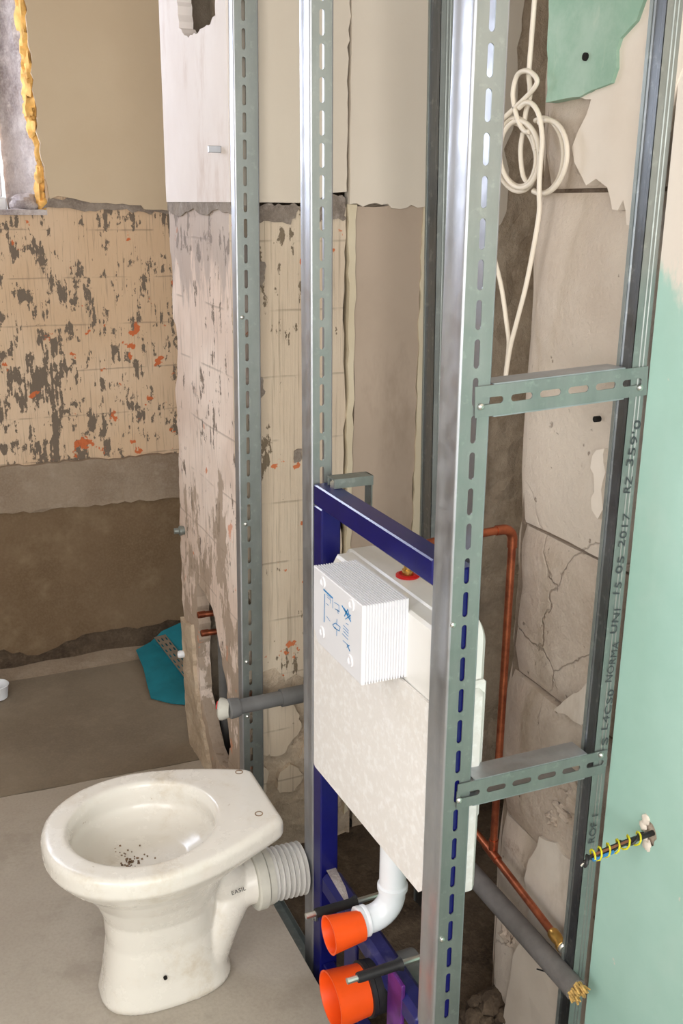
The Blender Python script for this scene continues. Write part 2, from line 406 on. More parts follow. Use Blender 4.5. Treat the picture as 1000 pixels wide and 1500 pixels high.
def ragged(pts, step=0.03, amp=0.008, closed=True, skip=()):
    out = []; n = len(pts)
    for i in range(n if closed else n-1):
        a = Vector(pts[i]); b = Vector(pts[(i+1) % n]); L = (b-a).length; k_ = max(1, int(L/step))
        d = (b-a)/max(L, 1e-9); nr = Vector((-d.y, d.x))
        for j in range(k_):
            p = a+(b-a)*(j/k_)
            if i not in skip and not (j == 0 and ((i-1) % n) in skip):
                p = p+nr*random.uniform(-amp, amp)+d*random.uniform(-.25, .25)*step
            out.append((p.x, p.y))
    return out
def inside(p, poly):
    c = False; n = len(poly)
    for i in range(n):
        x1, y1 = poly[i]; x2, y2 = poly[(i+1) % n]
        if (y1 > p[1]) != (y2 > p[1]) and p[0] < (x2-x1)*(p[1]-y1)/(y2-y1)+x1: c = not c
    return c
def sheet(name, mat, outline, plane, val, thick, parent=None, holes=(), kind=None, grid=None, amp=0.0, label=None):
    """slab with a free outline and holes. plane 'y': outline in (X,Z), front at Y=val, body towards +Y;
    plane 'x': outline in (Y,Z), front at X=val, body towards +X; plane 'z': outline (X,Y), top at val"""
    vs = [Vector(p) for p in outline]; ed = [(i, (i+1) % len(outline)) for i in range(len(outline))]
    for hpoly in holes:
        o = len(vs); vs += [Vector(p) for p in hpoly]; ed += [(o+i, o+(i+1) % len(hpoly)) for i in range(len(hpoly))]
    if grid:
        xs = [p[0] for p in outline]; ys = [p[1] for p in outline]
        x = min(xs)+grid/2
        while x < max(xs):
            y = min(ys)+grid/2
            while y < max(ys):
                q = (x+random.uniform(-.25, .25)*grid, y+random.uniform(-.25, .25)*grid)
                if inside(q, outline) and not any(inside(q, hh) for hh in holes): vs.append(Vector(q))
                y += grid
            x += grid
    V, E_, F, *_ = delaunay_2d_cdt(vs, ed, [], 1, 1e-6)
    keep = []
    for f in F:
        c = (sum(V[i].x for i in f)/len(f), sum(V[i].y for i in f)/len(f))
        if inside(c, outline) and not any(inside(c, hh) for hh in holes): keep.append(tuple(f))
    cnt = {}
    for f in keep:
        for i in range(len(f)):
            e = (f[i], f[(i+1) % len(f)]); cnt[e] = cnt.get(e, 0)+1
    bd = [e for e in cnt if (e[1], e[0]) not in cnt]
    n = len(V)
    bset = set(i for e in bd for i in e)
    def P(p, back, i):
        d = thick if back else 0.0
        if amp and not back and i not in bset:
            d -= amp*mnoise.noise(Vector((p.x*7, p.y*7, val*3)))+0.5*amp*mnoise.noise(Vector((p.x*23, p.y*23, val)))
        if plane == 'y': return (p.x, val+d, p.y)
        if plane == 'x': return (val+d, p.x, p.y)
        return (p.x, p.y, val-d)
    b = MB()
    b.v = [P(p, False, i) for i, p in enumerate(V)]+[P(p, True, i) for i, p in enumerate(V)]
    b.f = keep+[tuple(n+i for i in f[::-1]) for f in keep]+[(a, n+a, n+c, c) for a, c in bd]
    return b.build(name, mat, parent, kind=kind, label=label)
def pxpoly(pts, plane, val):
    if plane == 'x': return [tuple(atx(x, y, val)[[1, 2]]) for x, y in pts]
    if plane == 'y': return [tuple(aty(x, y, val)[[0, 2]]) for x, y in pts]
    return [tuple(atz(x, y, val)[[0, 1]]) for x, y in pts]
def rect(a0, a1, b0, b1): return [(a0, b0), (a1, b0), (a1, b1), (a0, b1)]
def spline(pts, n=8):
    P = [Vector(p) for p in pts]; out = []
    for i in range(len(P)-1):
        a, b, c, d = P[max(i-1, 0)], P[i], P[i+1], P[min(i+2, len(P)-1)]
        for j in range(n):
            t = j/n
            out.append(0.5*((2*b)+(c-a)*t+(2*a-5*b+4*c-d)*t*t+(3*b-a-3*c+d)*t**3))
    out.append(P[-1]); return out

# ================================================================== SETTING
ZC = 2.6; XL = -1.45; YR = -1.75; YF = 3.40; XR = 1.03; YP = 2.15; YPB = 2.70; XP = 0.70; ZP = -0.08
JT = 1.59                                   # top of the old tiling
# floor slabs
fl = sheet('floor', 'floor_near', ragged([(XL, YR), (0.67, YR), (0.67, 2.12), (0.70, 2.56), (XL, 2.66)], 0.05, 0.002, skip=(0, 1, 2, 4)),
           'z', 0.0, 0.10, kind='structure')
sheet('far_slab', 'floor_far', ragged([(XL, 2.668), (0.70, 2.568), (1.75, 2.568), (1.75, YF+.02), (XL, YF+.02)], 0.05, 0.002, skip=(1, 2, 3, 4)),
      'z', -0.002, 0.10, fl, label='darker stained screed of the shower area')
MB().box(0.67, 1.75, YR, YP+.4, ZP-.1, ZP).build('niche_bed', 'dark_rubble', fl)
MB().box(XL, 1.75, YR, YF+.3, -0.25, -0.19).build('subfloor', 'dark_rubble', fl)
MB().box(XL-.1, 1.85, YR-.1, YF+.4, ZC, ZC+.1).build('ceiling', 'room', None, kind='structure')
sheet('wall_left', 'room', rect(YR-.1, YF+.3, -.2, ZC), 'x', XL-.1, 0.1, None, [rect(-.62, .62, .98, 2.32)], kind='structure')
sheet('wall_rear', 'room', rect(XL, 1.85, -.2, ZC), 'y', YR-.1, 0.1, None, [rect(-1.3, 0.6, 0.8, 2.4)], kind='structure')

# ---- far wall with its window opening
WX0, WX1, WZ0, WZ1 = -0.75, 0.485, 1.56, 2.40
WS = 0.385                                  # window frame stands narrower than the splayed opening
core = sheet('wall_far', 'far_adhesive', rect(XL, 1.75, -.1, ZC), 'y', YF, 0.40, None, [rect(WX0, WX1, WZ0, WZ1)], kind='structure')
hole_w = ragged([(WX0-.02, WZ0-.0), (0.492, WZ0), (0.470, 1.80), (0.455, WZ1+.02), (WX0-.02, WZ1+.02)], 0.03, 0.006)
up_out = ragged([(XL, JT), (WX0-.03, JT), (WX0-.03, WZ1+.03), (0.46, WZ1+.03), (0.474, 1.80), (0.497, 1.60), (0.52, 1.615), (0.62, 1.592), (0.78, 1.59), (0.80, 1.578),
                 (1.75, 1.575), (1.75, ZC), (XL, ZC)], 0.025, 0.005, skip=(10, 11, 12))
sheet('plaster', 'far_plaster', up_out, 'y', YF-.014, 0.016, core, label='smooth beige wall plaster above the tile line')
sheet('mortar_scar', 'scar', ragged([(0.47, 1.575), (0.60, 1.572), (0.70, 1.578), (0.78, 1.568), (1.0, 1.56), (1.0, 1.582), (0.75, 1.60), (0.5, 1.61)], 0.018, 0.007), 'y', YF-.007, 0.01, core)
sheet('concrete_band', 'far_band', ragged([(XL, .60), (1.75, .575), (1.75, .735), (XL, .765)], 0.025, 0.006, skip=(1, 3)), 'y', YF-.022, 0.025, core, grid=.05, amp=.008,
      label='rough concrete band across the far wall')
sheet('lower_render', 'far_lower', ragged([(XL, .05), (0.1, .075), (0.22, .085), (0.34, .05), (0.44, .09), (0.6, .10), (1.75, .10), (1.75, .61), (XL, .615)], 0.03, 0.01, skip=(6, 8)),
      'y', YF-.012, 0.015, core, grid=.08, amp=.005, label='dark brown render of the lower far wall')
sheet('base_gap', 'dark_rubble', ragged([(XL, -.01), (1.75, -.01), (1.75, .12), (XL, .12)], 0.03, 0.003, skip=(0, 1, 3)), 'y', YF-.004, 0.01, core)
b = MB()
for i in range(60):
    x = XL+i*(1.75-XL)/60; xx = x+(1.75-XL)/60
    h0 = .020+.012*mnoise.noise(Vector((x*6, 0, 0))); h1 = .020+.012*mnoise.noise(Vector((xx*6, 0, 0)))
    b.add([(x, YF-.002, -.004), (x, YF-.085, -.004), (x, YF-.002, h0), (xx, YF-.002, -.004), (xx, YF-.085, -.004), (xx, YF-.002, h1)], [(1, 4, 5, 2), (0, 2, 5, 3), (0, 1, 4, 3)])
b.build('mortar_fillet', 'far_band', core)

# ---- window in the far wall
win = MB()
fy0, fy1 = 3.58, 3.65
for (a, c, e, f_) in ((WX0, WS, WZ0, WZ0+.05), (WX0, WS, WZ1-.05, WZ1)):
    win.box(a, c, fy0, fy1, e, f_, .004)
win.box(WX0, WX0+.05, fy0, fy1, WZ0+.05, WZ1-.05, .004); win.box(WS-.06, WS-.012, fy0, fy1, WZ0+.05, WZ1-.05, .004)
w1 = win.build('window_1', 'upvc', None, kind='structure')
ws = MB()
for (a, c, e, f_) in ((WX0+.05, WS-.06, WZ0+.05, WZ0+.10), (WX0+.05, WS-.06, WZ1-.10, WZ1-.05), (WX0+.05, WX0+.11, WZ0+.10, WZ1-.10),
                      (WS-.12, WS-.06, WZ0+.10, WZ1-.10), (-.17, -.09, WZ0+.10, WZ1-.10)):
    ws.box(a, c, fy0-.015, fy1-.01, e, f_, .004)
ws.build('sash', 'upvc', w1)
MB().box(WX0+.11, -.17, 3.60, 3.606, WZ0+.10, WZ1-.10).build('pane', 'glass', w1)
MB().box(-.09, WS-.12, 3.60, 3.606, WZ0+.10, WZ1-.10).build('pane', 'glass', w1)
# crumbling splayed reveal and the builders' foam squeezed out along its edge
b = MB(); ny, nz = 12, 34; vs = []
for i in range(ny+1):
    for j in range(nz+1):
        u = i/ny; z = WZ0+(WZ1-WZ0)*j/nz; x = WX1+.006-.022*j/nz-(WX1-WS)*u; y = YF+.004+(3.60-YF)*u
        q = mnoise.noise(Vector((y*16, z*9, 3)))*.020+mnoise.noise(Vector((y*45, z*30, 1)))*.008
        vs.append((x-abs(q)*(0.3+.7*math.sin(PI*min(1, u+.1))), y, z))
fs = [(i*(nz+1)+j, (i+1)*(nz+1)+j, (i+1)*(nz+1)+j+1, i*(nz+1)+j+1) for i in range(ny) for j in range(nz)]
n0 = len(vs); vs += [(WX1+.02, YF+.01, WZ0), (WX1+.02, 3.60, WZ0), (WX1+.02, YF+.01, WZ1), (WX1+.02, 3.60, WZ1)]
b.add(vs, fs+[(0, n0, n0+2, nz), (n0, n0+1, n0+3, n0+2), tuple([n0]+[i*(nz+1) for i in range(ny+1)]+[n0+1])]).build('reveal_plaster', 'reveal', w1)
sheet('sill_plaster', 'reveal', ragged([(WX0, YF-.01), (WX1, YF-.01), (WX1, 3.58), (WX0, 3.58)], .04, .006), 'z', WZ0+.012, 0.016, w1, grid=.04, amp=.008)
def lump(cx, cy, cz, rx, ry, rz, mat, name, parent=None, seed=0, n=10, amp=.3):
    rings = []
    for i in range(1, n):
        th = PI*i/n; ring = []
        for j in range(n+4):
            ph = 2*PI*j/(n+4); d = Vector((math.sin(th)*math.cos(ph), math.sin(th)*math.sin(ph), math.cos(th)))
            q = 1+amp*mnoise.noise(d*1.7+Vector((seed*3.7, seed, 2)))+amp*.5*mnoise.noise(d*4+Vector((seed, 5, 1)))
            ring.append((cx+d.x*rx*q, cy+d.y*ry*q, cz+d.z*rz*q))
        rings.append(ring)
    return MB().loft(rings).build(name, mat, parent, smooth=True)
for i, (z, rz, w_) in enumerate(((1.585, .030, .020), (1.625, .040, .030), (1.665, .038, .022), (1.70, .030, .010), (1.745, .040, .010), (1.79, .034, .012), (1.825, .045, .034), (1.875, .045, .042), (1.93, .05, .038), (1.985, .05, .034), (2.05, .06, .028), (2.14, .07, .030))):
    zt = (z-1.56)/.84; fr_ = w_*1.1
    lump(WX1+.004-.022*zt-w_*.42, YF+.006+w_*.8, z, .010+w_*.30, fr_, rz, 'pu_foam', 'builders_foam', w1, i*1.7, 12, .55)
lump(0.43, 3.47, WZ0+.03, .05, .05, .03, 'reveal', 'plaster_crumb', w1, 21)

# ---- partition (hollow shaft) in the middle of the room
core = MB()
core.box(1.02, 1.75, YP+.03, YPB-.02, -.1, ZC); 
core.box(XP+.10, 1.02, YP+.16, YPB-.10, 0.62, ZC)
core = core.build('wall_middle', 'rubble_face', None, kind='structure')
# end face (-X), with a ragged far arris, the hole at the top and the broken pocket at the foot
far_edge = [(YPB, JT), (YPB+.0, 1.50), (2.69, 1.42), (2.70, 1.30), (2.665, 1.27), (2.66, 1.20), (2.675, 1.14), (2.70, 1.10), (2.695, .90), (2.715, .70), (2.72, .45), (2.70, .25), (2.66, .08), (2.57, -.06)]
low = ragged([(YP, -.09), (YP, JT)], .1, 0)
pocket = ragged([(2.545, .575), (2.47, .565), (2.40, .545), (2.375, .50), (2.34, .44), (2.315, .40), (2.285, .36), (2.30, .28), (2.275, .20), (2.30, .12), (2.37, .085), (2.44, .10), (2.50, .16), (2.555, .23), (2.565, .33), (2.545, .42), (2.56, .50)], .02, .006)
end_out = [(YP, -.09), (YP, JT)] + ragged(far_edge, .025, .007, closed=False) + [far_edge[-1]]
sheet('tile_adhesive', 'end_adhesive', end_out, 'x', XP, 0.035, core, [pocket], grid=.06, amp=.006, label='pale combed adhesive on the narrow end of the partition')
top_hole = ragged(pxpoly([(319, -60), (319, 20), (312, 34), (300, 40), (291, 50), (277, 54), (266, 40), (258, -60)], 'x', XP), .015, .004)
sheet('plaster', 'end_plaster', [(YP, JT+.004), (YP, ZC)]+[(2.69, ZC)]+ragged([(2.69, ZC), (2.695, JT+.01)], .05, .002, closed=False)+[(2.695, JT+.006)], 'x', XP-.006, 0.035, core, [top_hole],
      label='white plaster on the end of the partition with a ragged hole')
sheet('mortar_scar', 'scar', ragged([(YP+.005, 1.570), (2.25, 1.578), (2.33, 1.566), (2.45, 1.576), (2.56, 1.562), (2.69, 1.574), (2.70, 1.60), (2.40, 1.598), (YP+.005, 1.60)], .03, .005), 'x', XP-.004, .01, core, grid=.03, amp=.006)
sheet('end_base', 'rubble_face', ragged([(2.44, -.02), (2.66, -.02), (2.70, .10), (2.715, .40), (2.60, .42), (2.585, .25), (2.53, .15)], .02, .006), 'x', XP-.010, .02, core, grid=.03, amp=.01)
# back and inside of the shaft
MB().box(XP+.03, 1.75, YPB-.03, YPB, -.1, ZC).build('back_skin', 'rubble_face', core)
MB().box(XP+.28, XP+.30, YP+.03, YPB-.03, -.1, 0.70).build('shaft_shade_sheet', 'hole', core)  # black sheet, painted shade of the hollow shaft
MB().box(XP+.03, 1.02, YP+.03, YPB-.03, -.12, -.06).build('shaft_floor', 'hole', core)  # coloured black for the shade at the shaft bottom
# front skins (-Y), the crack at X .975 is the real gap between them
XC = 0.972
sheet('plaster', 'mid_plaster', [(XP, ZC), (XP, JT)]+ragged([(XP, JT), (.86, JT+.004), (XC-.006, JT+.03)], .03, .005, closed=False)+
      ragged([(XC-.003, JT+.03), (XC-.007, 1.70), (XC-.001, 1.75), (XC-.007, 1.85), (XC+.001, 2.0), (XC-.001, ZC)], .02, .003, closed=False), 'y', YP-.006, .03, core,
      label='off-white plaster above the tile line beside the crack')
sheet('plaster', 'mid_plaster', ragged([(XC+.003, ZC), (XC+.003, JT)], .05, .0012, closed=False)+
      ragged([(XC+.004, JT), (1.04, JT+.006), (1.10, JT-.004), (1.195, JT)], .015, .006, closed=False)+[(1.195, 1.50), (1.37, 1.54)]+
      ragged([(1.385, 1.55), (1.40, 1.64), (1.385, 1.72), (1.41, 1.80), (1.40, 1.95), (1.42, 2.1), (1.41, ZC)], .03, .008, closed=False), 'y', YP-.008, .03, core,
      label='off-white plaster between the crack and the rough chase')
sheet('tile_adhesive', 'mid_adhesive', [(XP, .43), (XP, JT-.006)]+ragged([(XP, JT-.006), (XC-.006, JT-.004)], .02, .004, closed=False)+
      ragged([(XC-.004, JT-.004), (XC-.007, 1.3), (XC-.001, 1.1), (XC-.008, .8), (XC-.004, .45)], .03, .004, closed=False)+
      ragged([(XC-.006, .45), (.90, .40), (.84, .44), (.80, .41), (.75, .46), (XP, .43)], .02, .010, closed=False), 'y', YP, .03, core, grid=.09, amp=.003,
      label='cream combed tile adhesive with brick-red flecks')
sheet('smooth_patch', 'patch', ragged([(XC+.020, .0), (XC+.020, JT-.004), (1.172, JT-.002), (1.165, 1.45), (1.165, .0)], .04, .004), 'y', YP-.002, .03, core, label='smoothed grey-beige render patch')
sheet('render_margin', 'cream_edge', ragged([(XC+.006, .0), (XC+.004, JT), (XC+.022, JT), (XC+.018, 0.9), (XC+.014, 0.0)], .03, .003), 'y', YP-.005, .03, core)
sheet('render_margin', 'cream_edge', ragged([(1.165, .0), (1.165, 1.50), (1.172, JT), (1.196, JT), (1.196, 0.0)], .03, .003), 'y', YP-.005, .03, core)
sheet('render_margin', 'patch', ragged([(1.197, .0), (1.197, 1.55), (1.375, 1.54), (1.37, 1.2), (1.385, .9), (1.37, 0.0)], .04, .006), 'y', YP-.003, .03, core)
sheet('rough_chase', 'rubble_face', ragged([(1.36, -.05), (1.36, ZC), (1.62, ZC), (1.62, -.05)], .05, .003), 'y', YP+.008, .03, core, grid=.035, amp=.022, label='rough chased mortar strip')
sheet('broken_base', 'rubble_face', rect(XP, XC+.03, -.09, .47), 'y', YP+.010, .03, core, grid=.03, amp=.02)
for pp in ([(.715, .24), (.80, .22), (.86, .29), (.83, .36), (.77, .385), (.72, .35)], [(.71, .12), (.75, .10), (.765, .18), (.73, .21)], [(.79, .11), (.835, .10), (.86, .15), (.82, .185), (.785, .16)],
           [(.85, .20), (.90, .19), (.915, .25), (.87, .27)], [(.88, .32), (.93, .31), (.95, .38), (.90, .40)], [(.72, .02), (.77, .0), (.78, .06), (.73, .08)], [(.87, .06), (.92, .05), (.93, .11), (.88, .12)]):
    sheet('plaster_scrap', 'mid_adhesive', ragged(pp, .012, .005), 'y', YP-.006, .03, core)
for pp in ([(.86, 1.555), (.968, 1.56), (.966, 1.61), (.93, 1.615), (.86, 1.592)], [(.745, 1.555), (.83, 1.55), (.855, 1.58), (.84, 1.592), (.745, 1.588)], [(.75, 1.42), (.765, 1.41), (.775, 1.46), (.755, 1.475)],
           [(.745, 1.16), (.765, 1.17), (.762, 1.21), (.745, 1.21)], [(.84, 1.0), (.855, 1.0), (.858, 1.03), (.84, 1.03)]):
    sheet('mortar_scar', 'scar', ragged(pp, .008, .004), 'y', YP-.003, .006, core)

# ---- right wall: courses of old blocks, faced nearer to the viewer with green board
wr = MB(); wr.box(XR+.02, XR+.30, YR, 1.50, -.1, ZC); wr.box(1.62, 1.75, 1.50, YP+.1, -.1, ZC)
wr = wr.build('wall_right', 'joint', None, kind='structure')
zs = [-.09, .395, .715, 1.02, 1.615, 2.03, ZC]
def block(y0, y1, z0, z1, mat, seed, rnd=0.03, proud=0.0, tilt=0.0):
    ny, nz = 9, 7; b = MB(); vs = []
    for i in range(ny+1):
        for j in range(nz+1):
            u = i/ny; v = j/nz; y = y0+(y1-y0)*u; z = z0+(z1-z0)*v+tilt*(u-.5)
            dy = (1-u)*(y1-y0); d = 0.0
            if dy < rnd: d += rnd-math.sqrt(max(0, rnd*rnd-(rnd-dy)**2))
            e = min(v, 1-v)*(z1-z0)
            if e < .012: d += (.012-e)*.7
            w = mnoise.noise(Vector((y*5+seed, z*5, seed)))*.008+mnoise.noise(Vector((y*17, z*17+seed, 1)))*.004
            vs.append((XR-proud+d+w+.003, y+(0 if 0 < u < 1 else .004*mnoise.noise(Vector((z*30, seed, 0)))), z))
    fs = [(i*(nz+1)+j, (i+1)*(nz+1)+j, (i+1)*(nz+1)+j+1, i*(nz+1)+j+1) for i in range(ny) for j in range(nz)]
    n0 = len(vs); back = [(XR+.16, p[1], p[2]) for p in vs]
    edge = [i*(nz+1) for i in range(ny+1)]+[ny*(nz+1)+j for j in range(1, nz+1)]+[i*(nz+1)+nz for i in range(ny-1, -1, -1)]+[j for j in range(nz-1, 0, -1)]
    vv = vs+[back[i] for i in edge]; m_ = len(edge)
    fs += [(edge[i], edge[(i+1) % m_], n0+(i+1) % m_, n0+i) for i in range(m_)]+[tuple(range(n0, n0+m_))]
    b.add(vv, fs); return b.build('block', mat, wr, smooth=True)
for i in range(len(zs)-1):
    g = (.003, .0025, .003, .005, .002, .002)[i]
    block(0.95, 1.535, zs[i]+g, zs[i+1]-g, 'block' if i not in (1, 2) else 'block_dirty', i*3.3+1, .035, (.0, .004, -.004, .003, .0, .002)[i])
# plaster skins on the blocks, traced on the wall face
def wall_sheet(pts, mat, name='plaster_skin', x=XR-.010, th=.02, step=.012, amp=.003, label=None, grid=None, ga=0.0):
    return sheet(name, mat, ragged(pxpoly(pts, 'x', x), step, amp), 'x', x, th, wr, label=label, grid=grid, amp=ga)
wall_sheet([(805, -80), (950, -80), (943, 0), (931, 28), (908, 55), (903, 75), (904, 98), (893, 121), (876, 128), (866, 134), (848, 142), (800, 150)], 'green_old', 'drywall_scrap', XR-.018, .03, .02, .0025,
           label='torn scrap of old green board on the block wall')
wall_sheet([(1010, -120), (955, -120), (943, 0), (931, 28), (908, 55), (903, 75), (904, 98), (893, 121), (876, 128), (866, 134), (848, 142), (866, 147), (858, 172), (846, 192), (838, 215), (842, 240), (848, 255), (856, 272),
            (872, 262), (888, 272), (893, 292), (897, 305), (906, 306), (914, 292), (918, 330), (925, 330), (1010, 60)], 'white_plaster', 'plaster_skin', XR-.012, .022, .015, .003,
           label='off-white filler left around the green scrap')
wall_sheet([(873, 658), (884, 655), (885, 690), (880, 720), (882, 745), (876, 760), (868, 748), (866, 730), (872, 705), (864, 685), (866, 668)], 'white_plaster')
wall_sheet([(790, 1228), (812, 1236), (835, 1262), (853, 1285), (850, 1400), (838, 1520), (735, 1520), (742, 1452), (752, 1400), (765, 1372), (776, 1330), (768, 1290), (778, 1250)], 'light_render', 'plaster_skin', XR-.008, .02, .02, .004, grid=.04, ga=.004)
wall_sheet([(812, 1040), (850, 1010), (872, 985), (868, 1040), (850, 1064), (830, 1050)], 'light_render')
for (px, py, r) in ((872, 614, .005), (857, 83, .006), (742, 905, .003)):
    p = atx(px, py, XR-.02); MB().lathe([(0, r), (.01, r)], (p[0]-.002, p[1], p[2]), (1, 0, 0), 10).build('plug_hole', 'hole', wr)  # solid dark discs in place of the shade in the holes
for (px, py, r, s_) in ((838, 1175, .020, 3), (825, 1190, .016, 4), (845, 1160, .014, 5), (810, 1200, .012, 6), (744, 1372, .016, 7)):
    p = atx(px, py, XR); lump(p[0]+.002, p[1], p[2], .012, r*1.5, r*1.1, 'block_dirty', 'mortar_lump', wr, s_, 12, .8)
# green board near the viewer, with the ragged cable hole
hc = atx(952, 1222, 1.02)
chole = ragged([(hc[1]+.020*math.cos(a)*(1 if math.cos(a) > 0 else .7), hc[2]+.024*math.sin(a)) for a in [i*PI/5 for i in range(10)]], .006, .003)
gb = sheet('drywall_board', 'green', [(YR+.2, -.08), (1.157, -.08), (1.157, ZC), (YR+.2, ZC)], 'x', 1.020, 0.0125, wr, [chole], label='green moisture-resistant board smeared with white filler')
for i, (dy, dz, r) in enumerate(((.012, .020, .009), (.016, .006, .008), (.004, -.022, .009), (.010, -.012, .006))):
    lump(1.019, hc[1]+dy, hc[2]+dz, .004, r, r, 'white_plaster', 'torn_paper', gb, i+40, 8, .5)

# ================================================================== METAL STUDS
def slot_cells(mb, x0, x1, z0, z1, t, n, zs0, pitch, sl, sw, xc):
    """web plate between x0..x1 with n vertical slots, plate thickness t towards +y"""
    xa, xb = xc-sw/2-.004, xc+sw/2+.004
    mb.box(x0, xa, 0, t, z0, z1); mb.box(xb, x1, 0, t, z0, z1)
    zz = [zs0+i*pitch for i in range(n+1)]
    if zz[0] > z0: mb.box(xa, xb, 0, t, z0, zz[0])
    if zz[-1] < z1: mb.box(xa, xb, 0, t, zz[-1], z1)
    r = sw/2
    for i in range(n):
        c = (zz[i]+zz[i+1])/2; hs = sl/2-r
        pts = [(xc+r*math.cos(a), c+hs+r*math.sin(a)) for a in [PI*j/6 for j in range(7)]]+[(xc+r*math.cos(a), c-hs+r*math.sin(a)) for a in [PI+PI*j/6 for j in range(7)]]
        # quadrant fans: corners TR, TL, BL, BR
        cor = [(xb, zz[i+1]), (xa, zz[i+1]), (xa, zz[i]), (xb, zz[i])]
        ring = pts+cor; m_ = len(pts)
        q = [(0, 3, 0), (3, 6, 1), (7, 10, 2), (10, 13, 3)]
        tri = []
        for a, b_, ci in q:
            for j in range(a, b_): tri.append((j, j+1, m_+ci))
        tri += [(3, m_+1, m_+0), (6, 7, m_+2), (6, m_+2, m_+1), (10, m_+3, m_+2), (13, 0, m_+0), (13, m_+0, m_+3)]
        N = len(ring)
        vs = [(x, 0, z) for x, z in ring]+[(x, t, z) for x, z in ring]
        fs = tri+[tuple(N+a for a in f[::-1]) for f in tri]+[(j, (j+1) % m_, N+(j+1) % m_, N+j) for j in range(m_)]
        mb.add(vs, fs)

def line_between(pa, pb, z):
    t = (z-pa[2])/(pb[2]-pa[2]); return pa+(pb-pa)*t
def make_stud(name, label, top_px, bot_px, Y, w, fl, pitch, slot, group, phase=0.0, z0=-.078, z1=2.598, mats=('steel', 'steel_lit'), screws=(), sw=.009, xc=None, groove=False):
    a = aty(*bot_px, Y); c = aty(*top_px, Y)
    p0 = line_between(a, c, z0); p1 = line_between(a, c, z1); L = z1-z0
    root = thing(name, label, 'metal stud', (p0[0], Y, z0), group)
    tilt = math.atan2(p1[0]-p0[0], L); root.rotation_euler = (0, tilt, 0)
    r = .0035; t = .0018
    n = int((L-.04-phase)/pitch)
    mb = MB(); slot_cells(mb, r, w-r, 0, L, t, n, .02+phase, pitch, slot, sw, xc if xc else w/2)
    mb.build('web', mats[0], root)
    arc = [(r-r*math.sin(q), r-r*math.cos(q)) for q in [i*PI/10 for i in range(6)]]
    mb = MB(); g = [(0, .012), (.0012, .015), (.0012, fl-.014), (0, fl-.011)] if fl > .035 else []
    mb.strip(arc+g+[(0, fl)], -t, 0, L); mb.build('flange', mats[1], root, smooth=True)
    mb = MB(); mb.strip([(w-x, y) for x, y in arc]+[(w, fl)], t, 0, L); mb.build('flange', mats[1], root, smooth=True)
    for (px, py) in screws:
        q = aty(px, py, Y-.002); s_ = MB().lathe([(0, .0005), (.0, .0045), (.0025, .0042), (.004, .002), (.004, .0001)], (q[0], Y, q[2]), (0, -1, 0), 12).build('screw', 'screw', None, smooth=True)
        s_.parent = root; s_.matrix_parent_inverse = Matrix.LocRotScale(root.location, root.rotation_euler, None).inverted()
    return root
make_stud('wall_stud', 'slotted steel stud fixed to the partition corner behind the white toilet', (340, 0), (356, 1130), 2.120, .056, .0265, .0535, .040, 'upright metal studs', .02,
          screws=((355, 465), (360, 768), (361.5, 970), (362.5, 1050)), sw=.008, xc=.023)
make_stud('frame_stud', 'slotted steel stud against the upright of the blue frame next to the white pipe collar', (453.4, 0), (456, 760), 1.680, .044, .046, .0525, .041, 'upright metal studs', .022,
          screws=((450, 1423),))
make_stud('frame_stud', 'widest slotted steel stud, carrying two horizontal brackets beside the white cistern', (695.5, 0), (633.8, 1500), 1.160, .052, .052, .0525, .040, 'upright metal studs', .008,
          screws=((664, 916), (648, 1377)))
def make_rail_stud(name, label, top_px, bot_px, Y, group, z0=-.078, z1=2.598, fl=.0285, w=.031):
    """ceiling-profile stud: web on the wall side, open towards the room, lips on both flanges"""
    a = aty(*bot_px, Y); c = aty(*top_px, Y)
    p0 = line_between(a, c, z0); p1 = line_between(a, c, z1); L = z1-z0
    root = thing(name, label, 'metal stud', (p0[0], Y, z0), group); root.rotation_euler = (0, math.atan2(p1[0]-p0[0], L), 0)
    t = .0012
    MB().strip([(-fl, 0), (-fl, w*.2), (-fl+.0015, w*.28), (-fl+.0015, w*.72), (-fl, w*.8), (-fl, w)], -t, 0, L).build('web', 'steel_shaded', root)
    MB().strip([(0, 0), (-fl*.22, 0), (-fl*.26, .0012), (-fl*.32, .0012), (-fl*.36, 0), (-fl*.46, 0), (-fl*.50, .0012), (-fl*.56, .0012), (-fl*.60, 0), (-fl, 0)], -t, 0, L).build('flange', 'steel', root)
    MB().strip([(0, w), (-fl, w)], t, 0, L).build('flange', 'steel', root)
    MB().box(-fl-.0016, -fl-.0002, w-.005, w+.0015, 0, L).build('edge_lip', 'steel', root)
    return root
rs = make_rail_stud('rail_stud', 'printed narrow steel channel at the edge of the green board', (1001.5, 0), (848.9, 1500), 1.160, 'narrow steel channels')
make_rail_stud('rail_stud', 'narrow steel channel standing in the niche beyond the cistern', (665.5, 0), (647, 780), 1.79, 'narrow steel channels', w=.045)

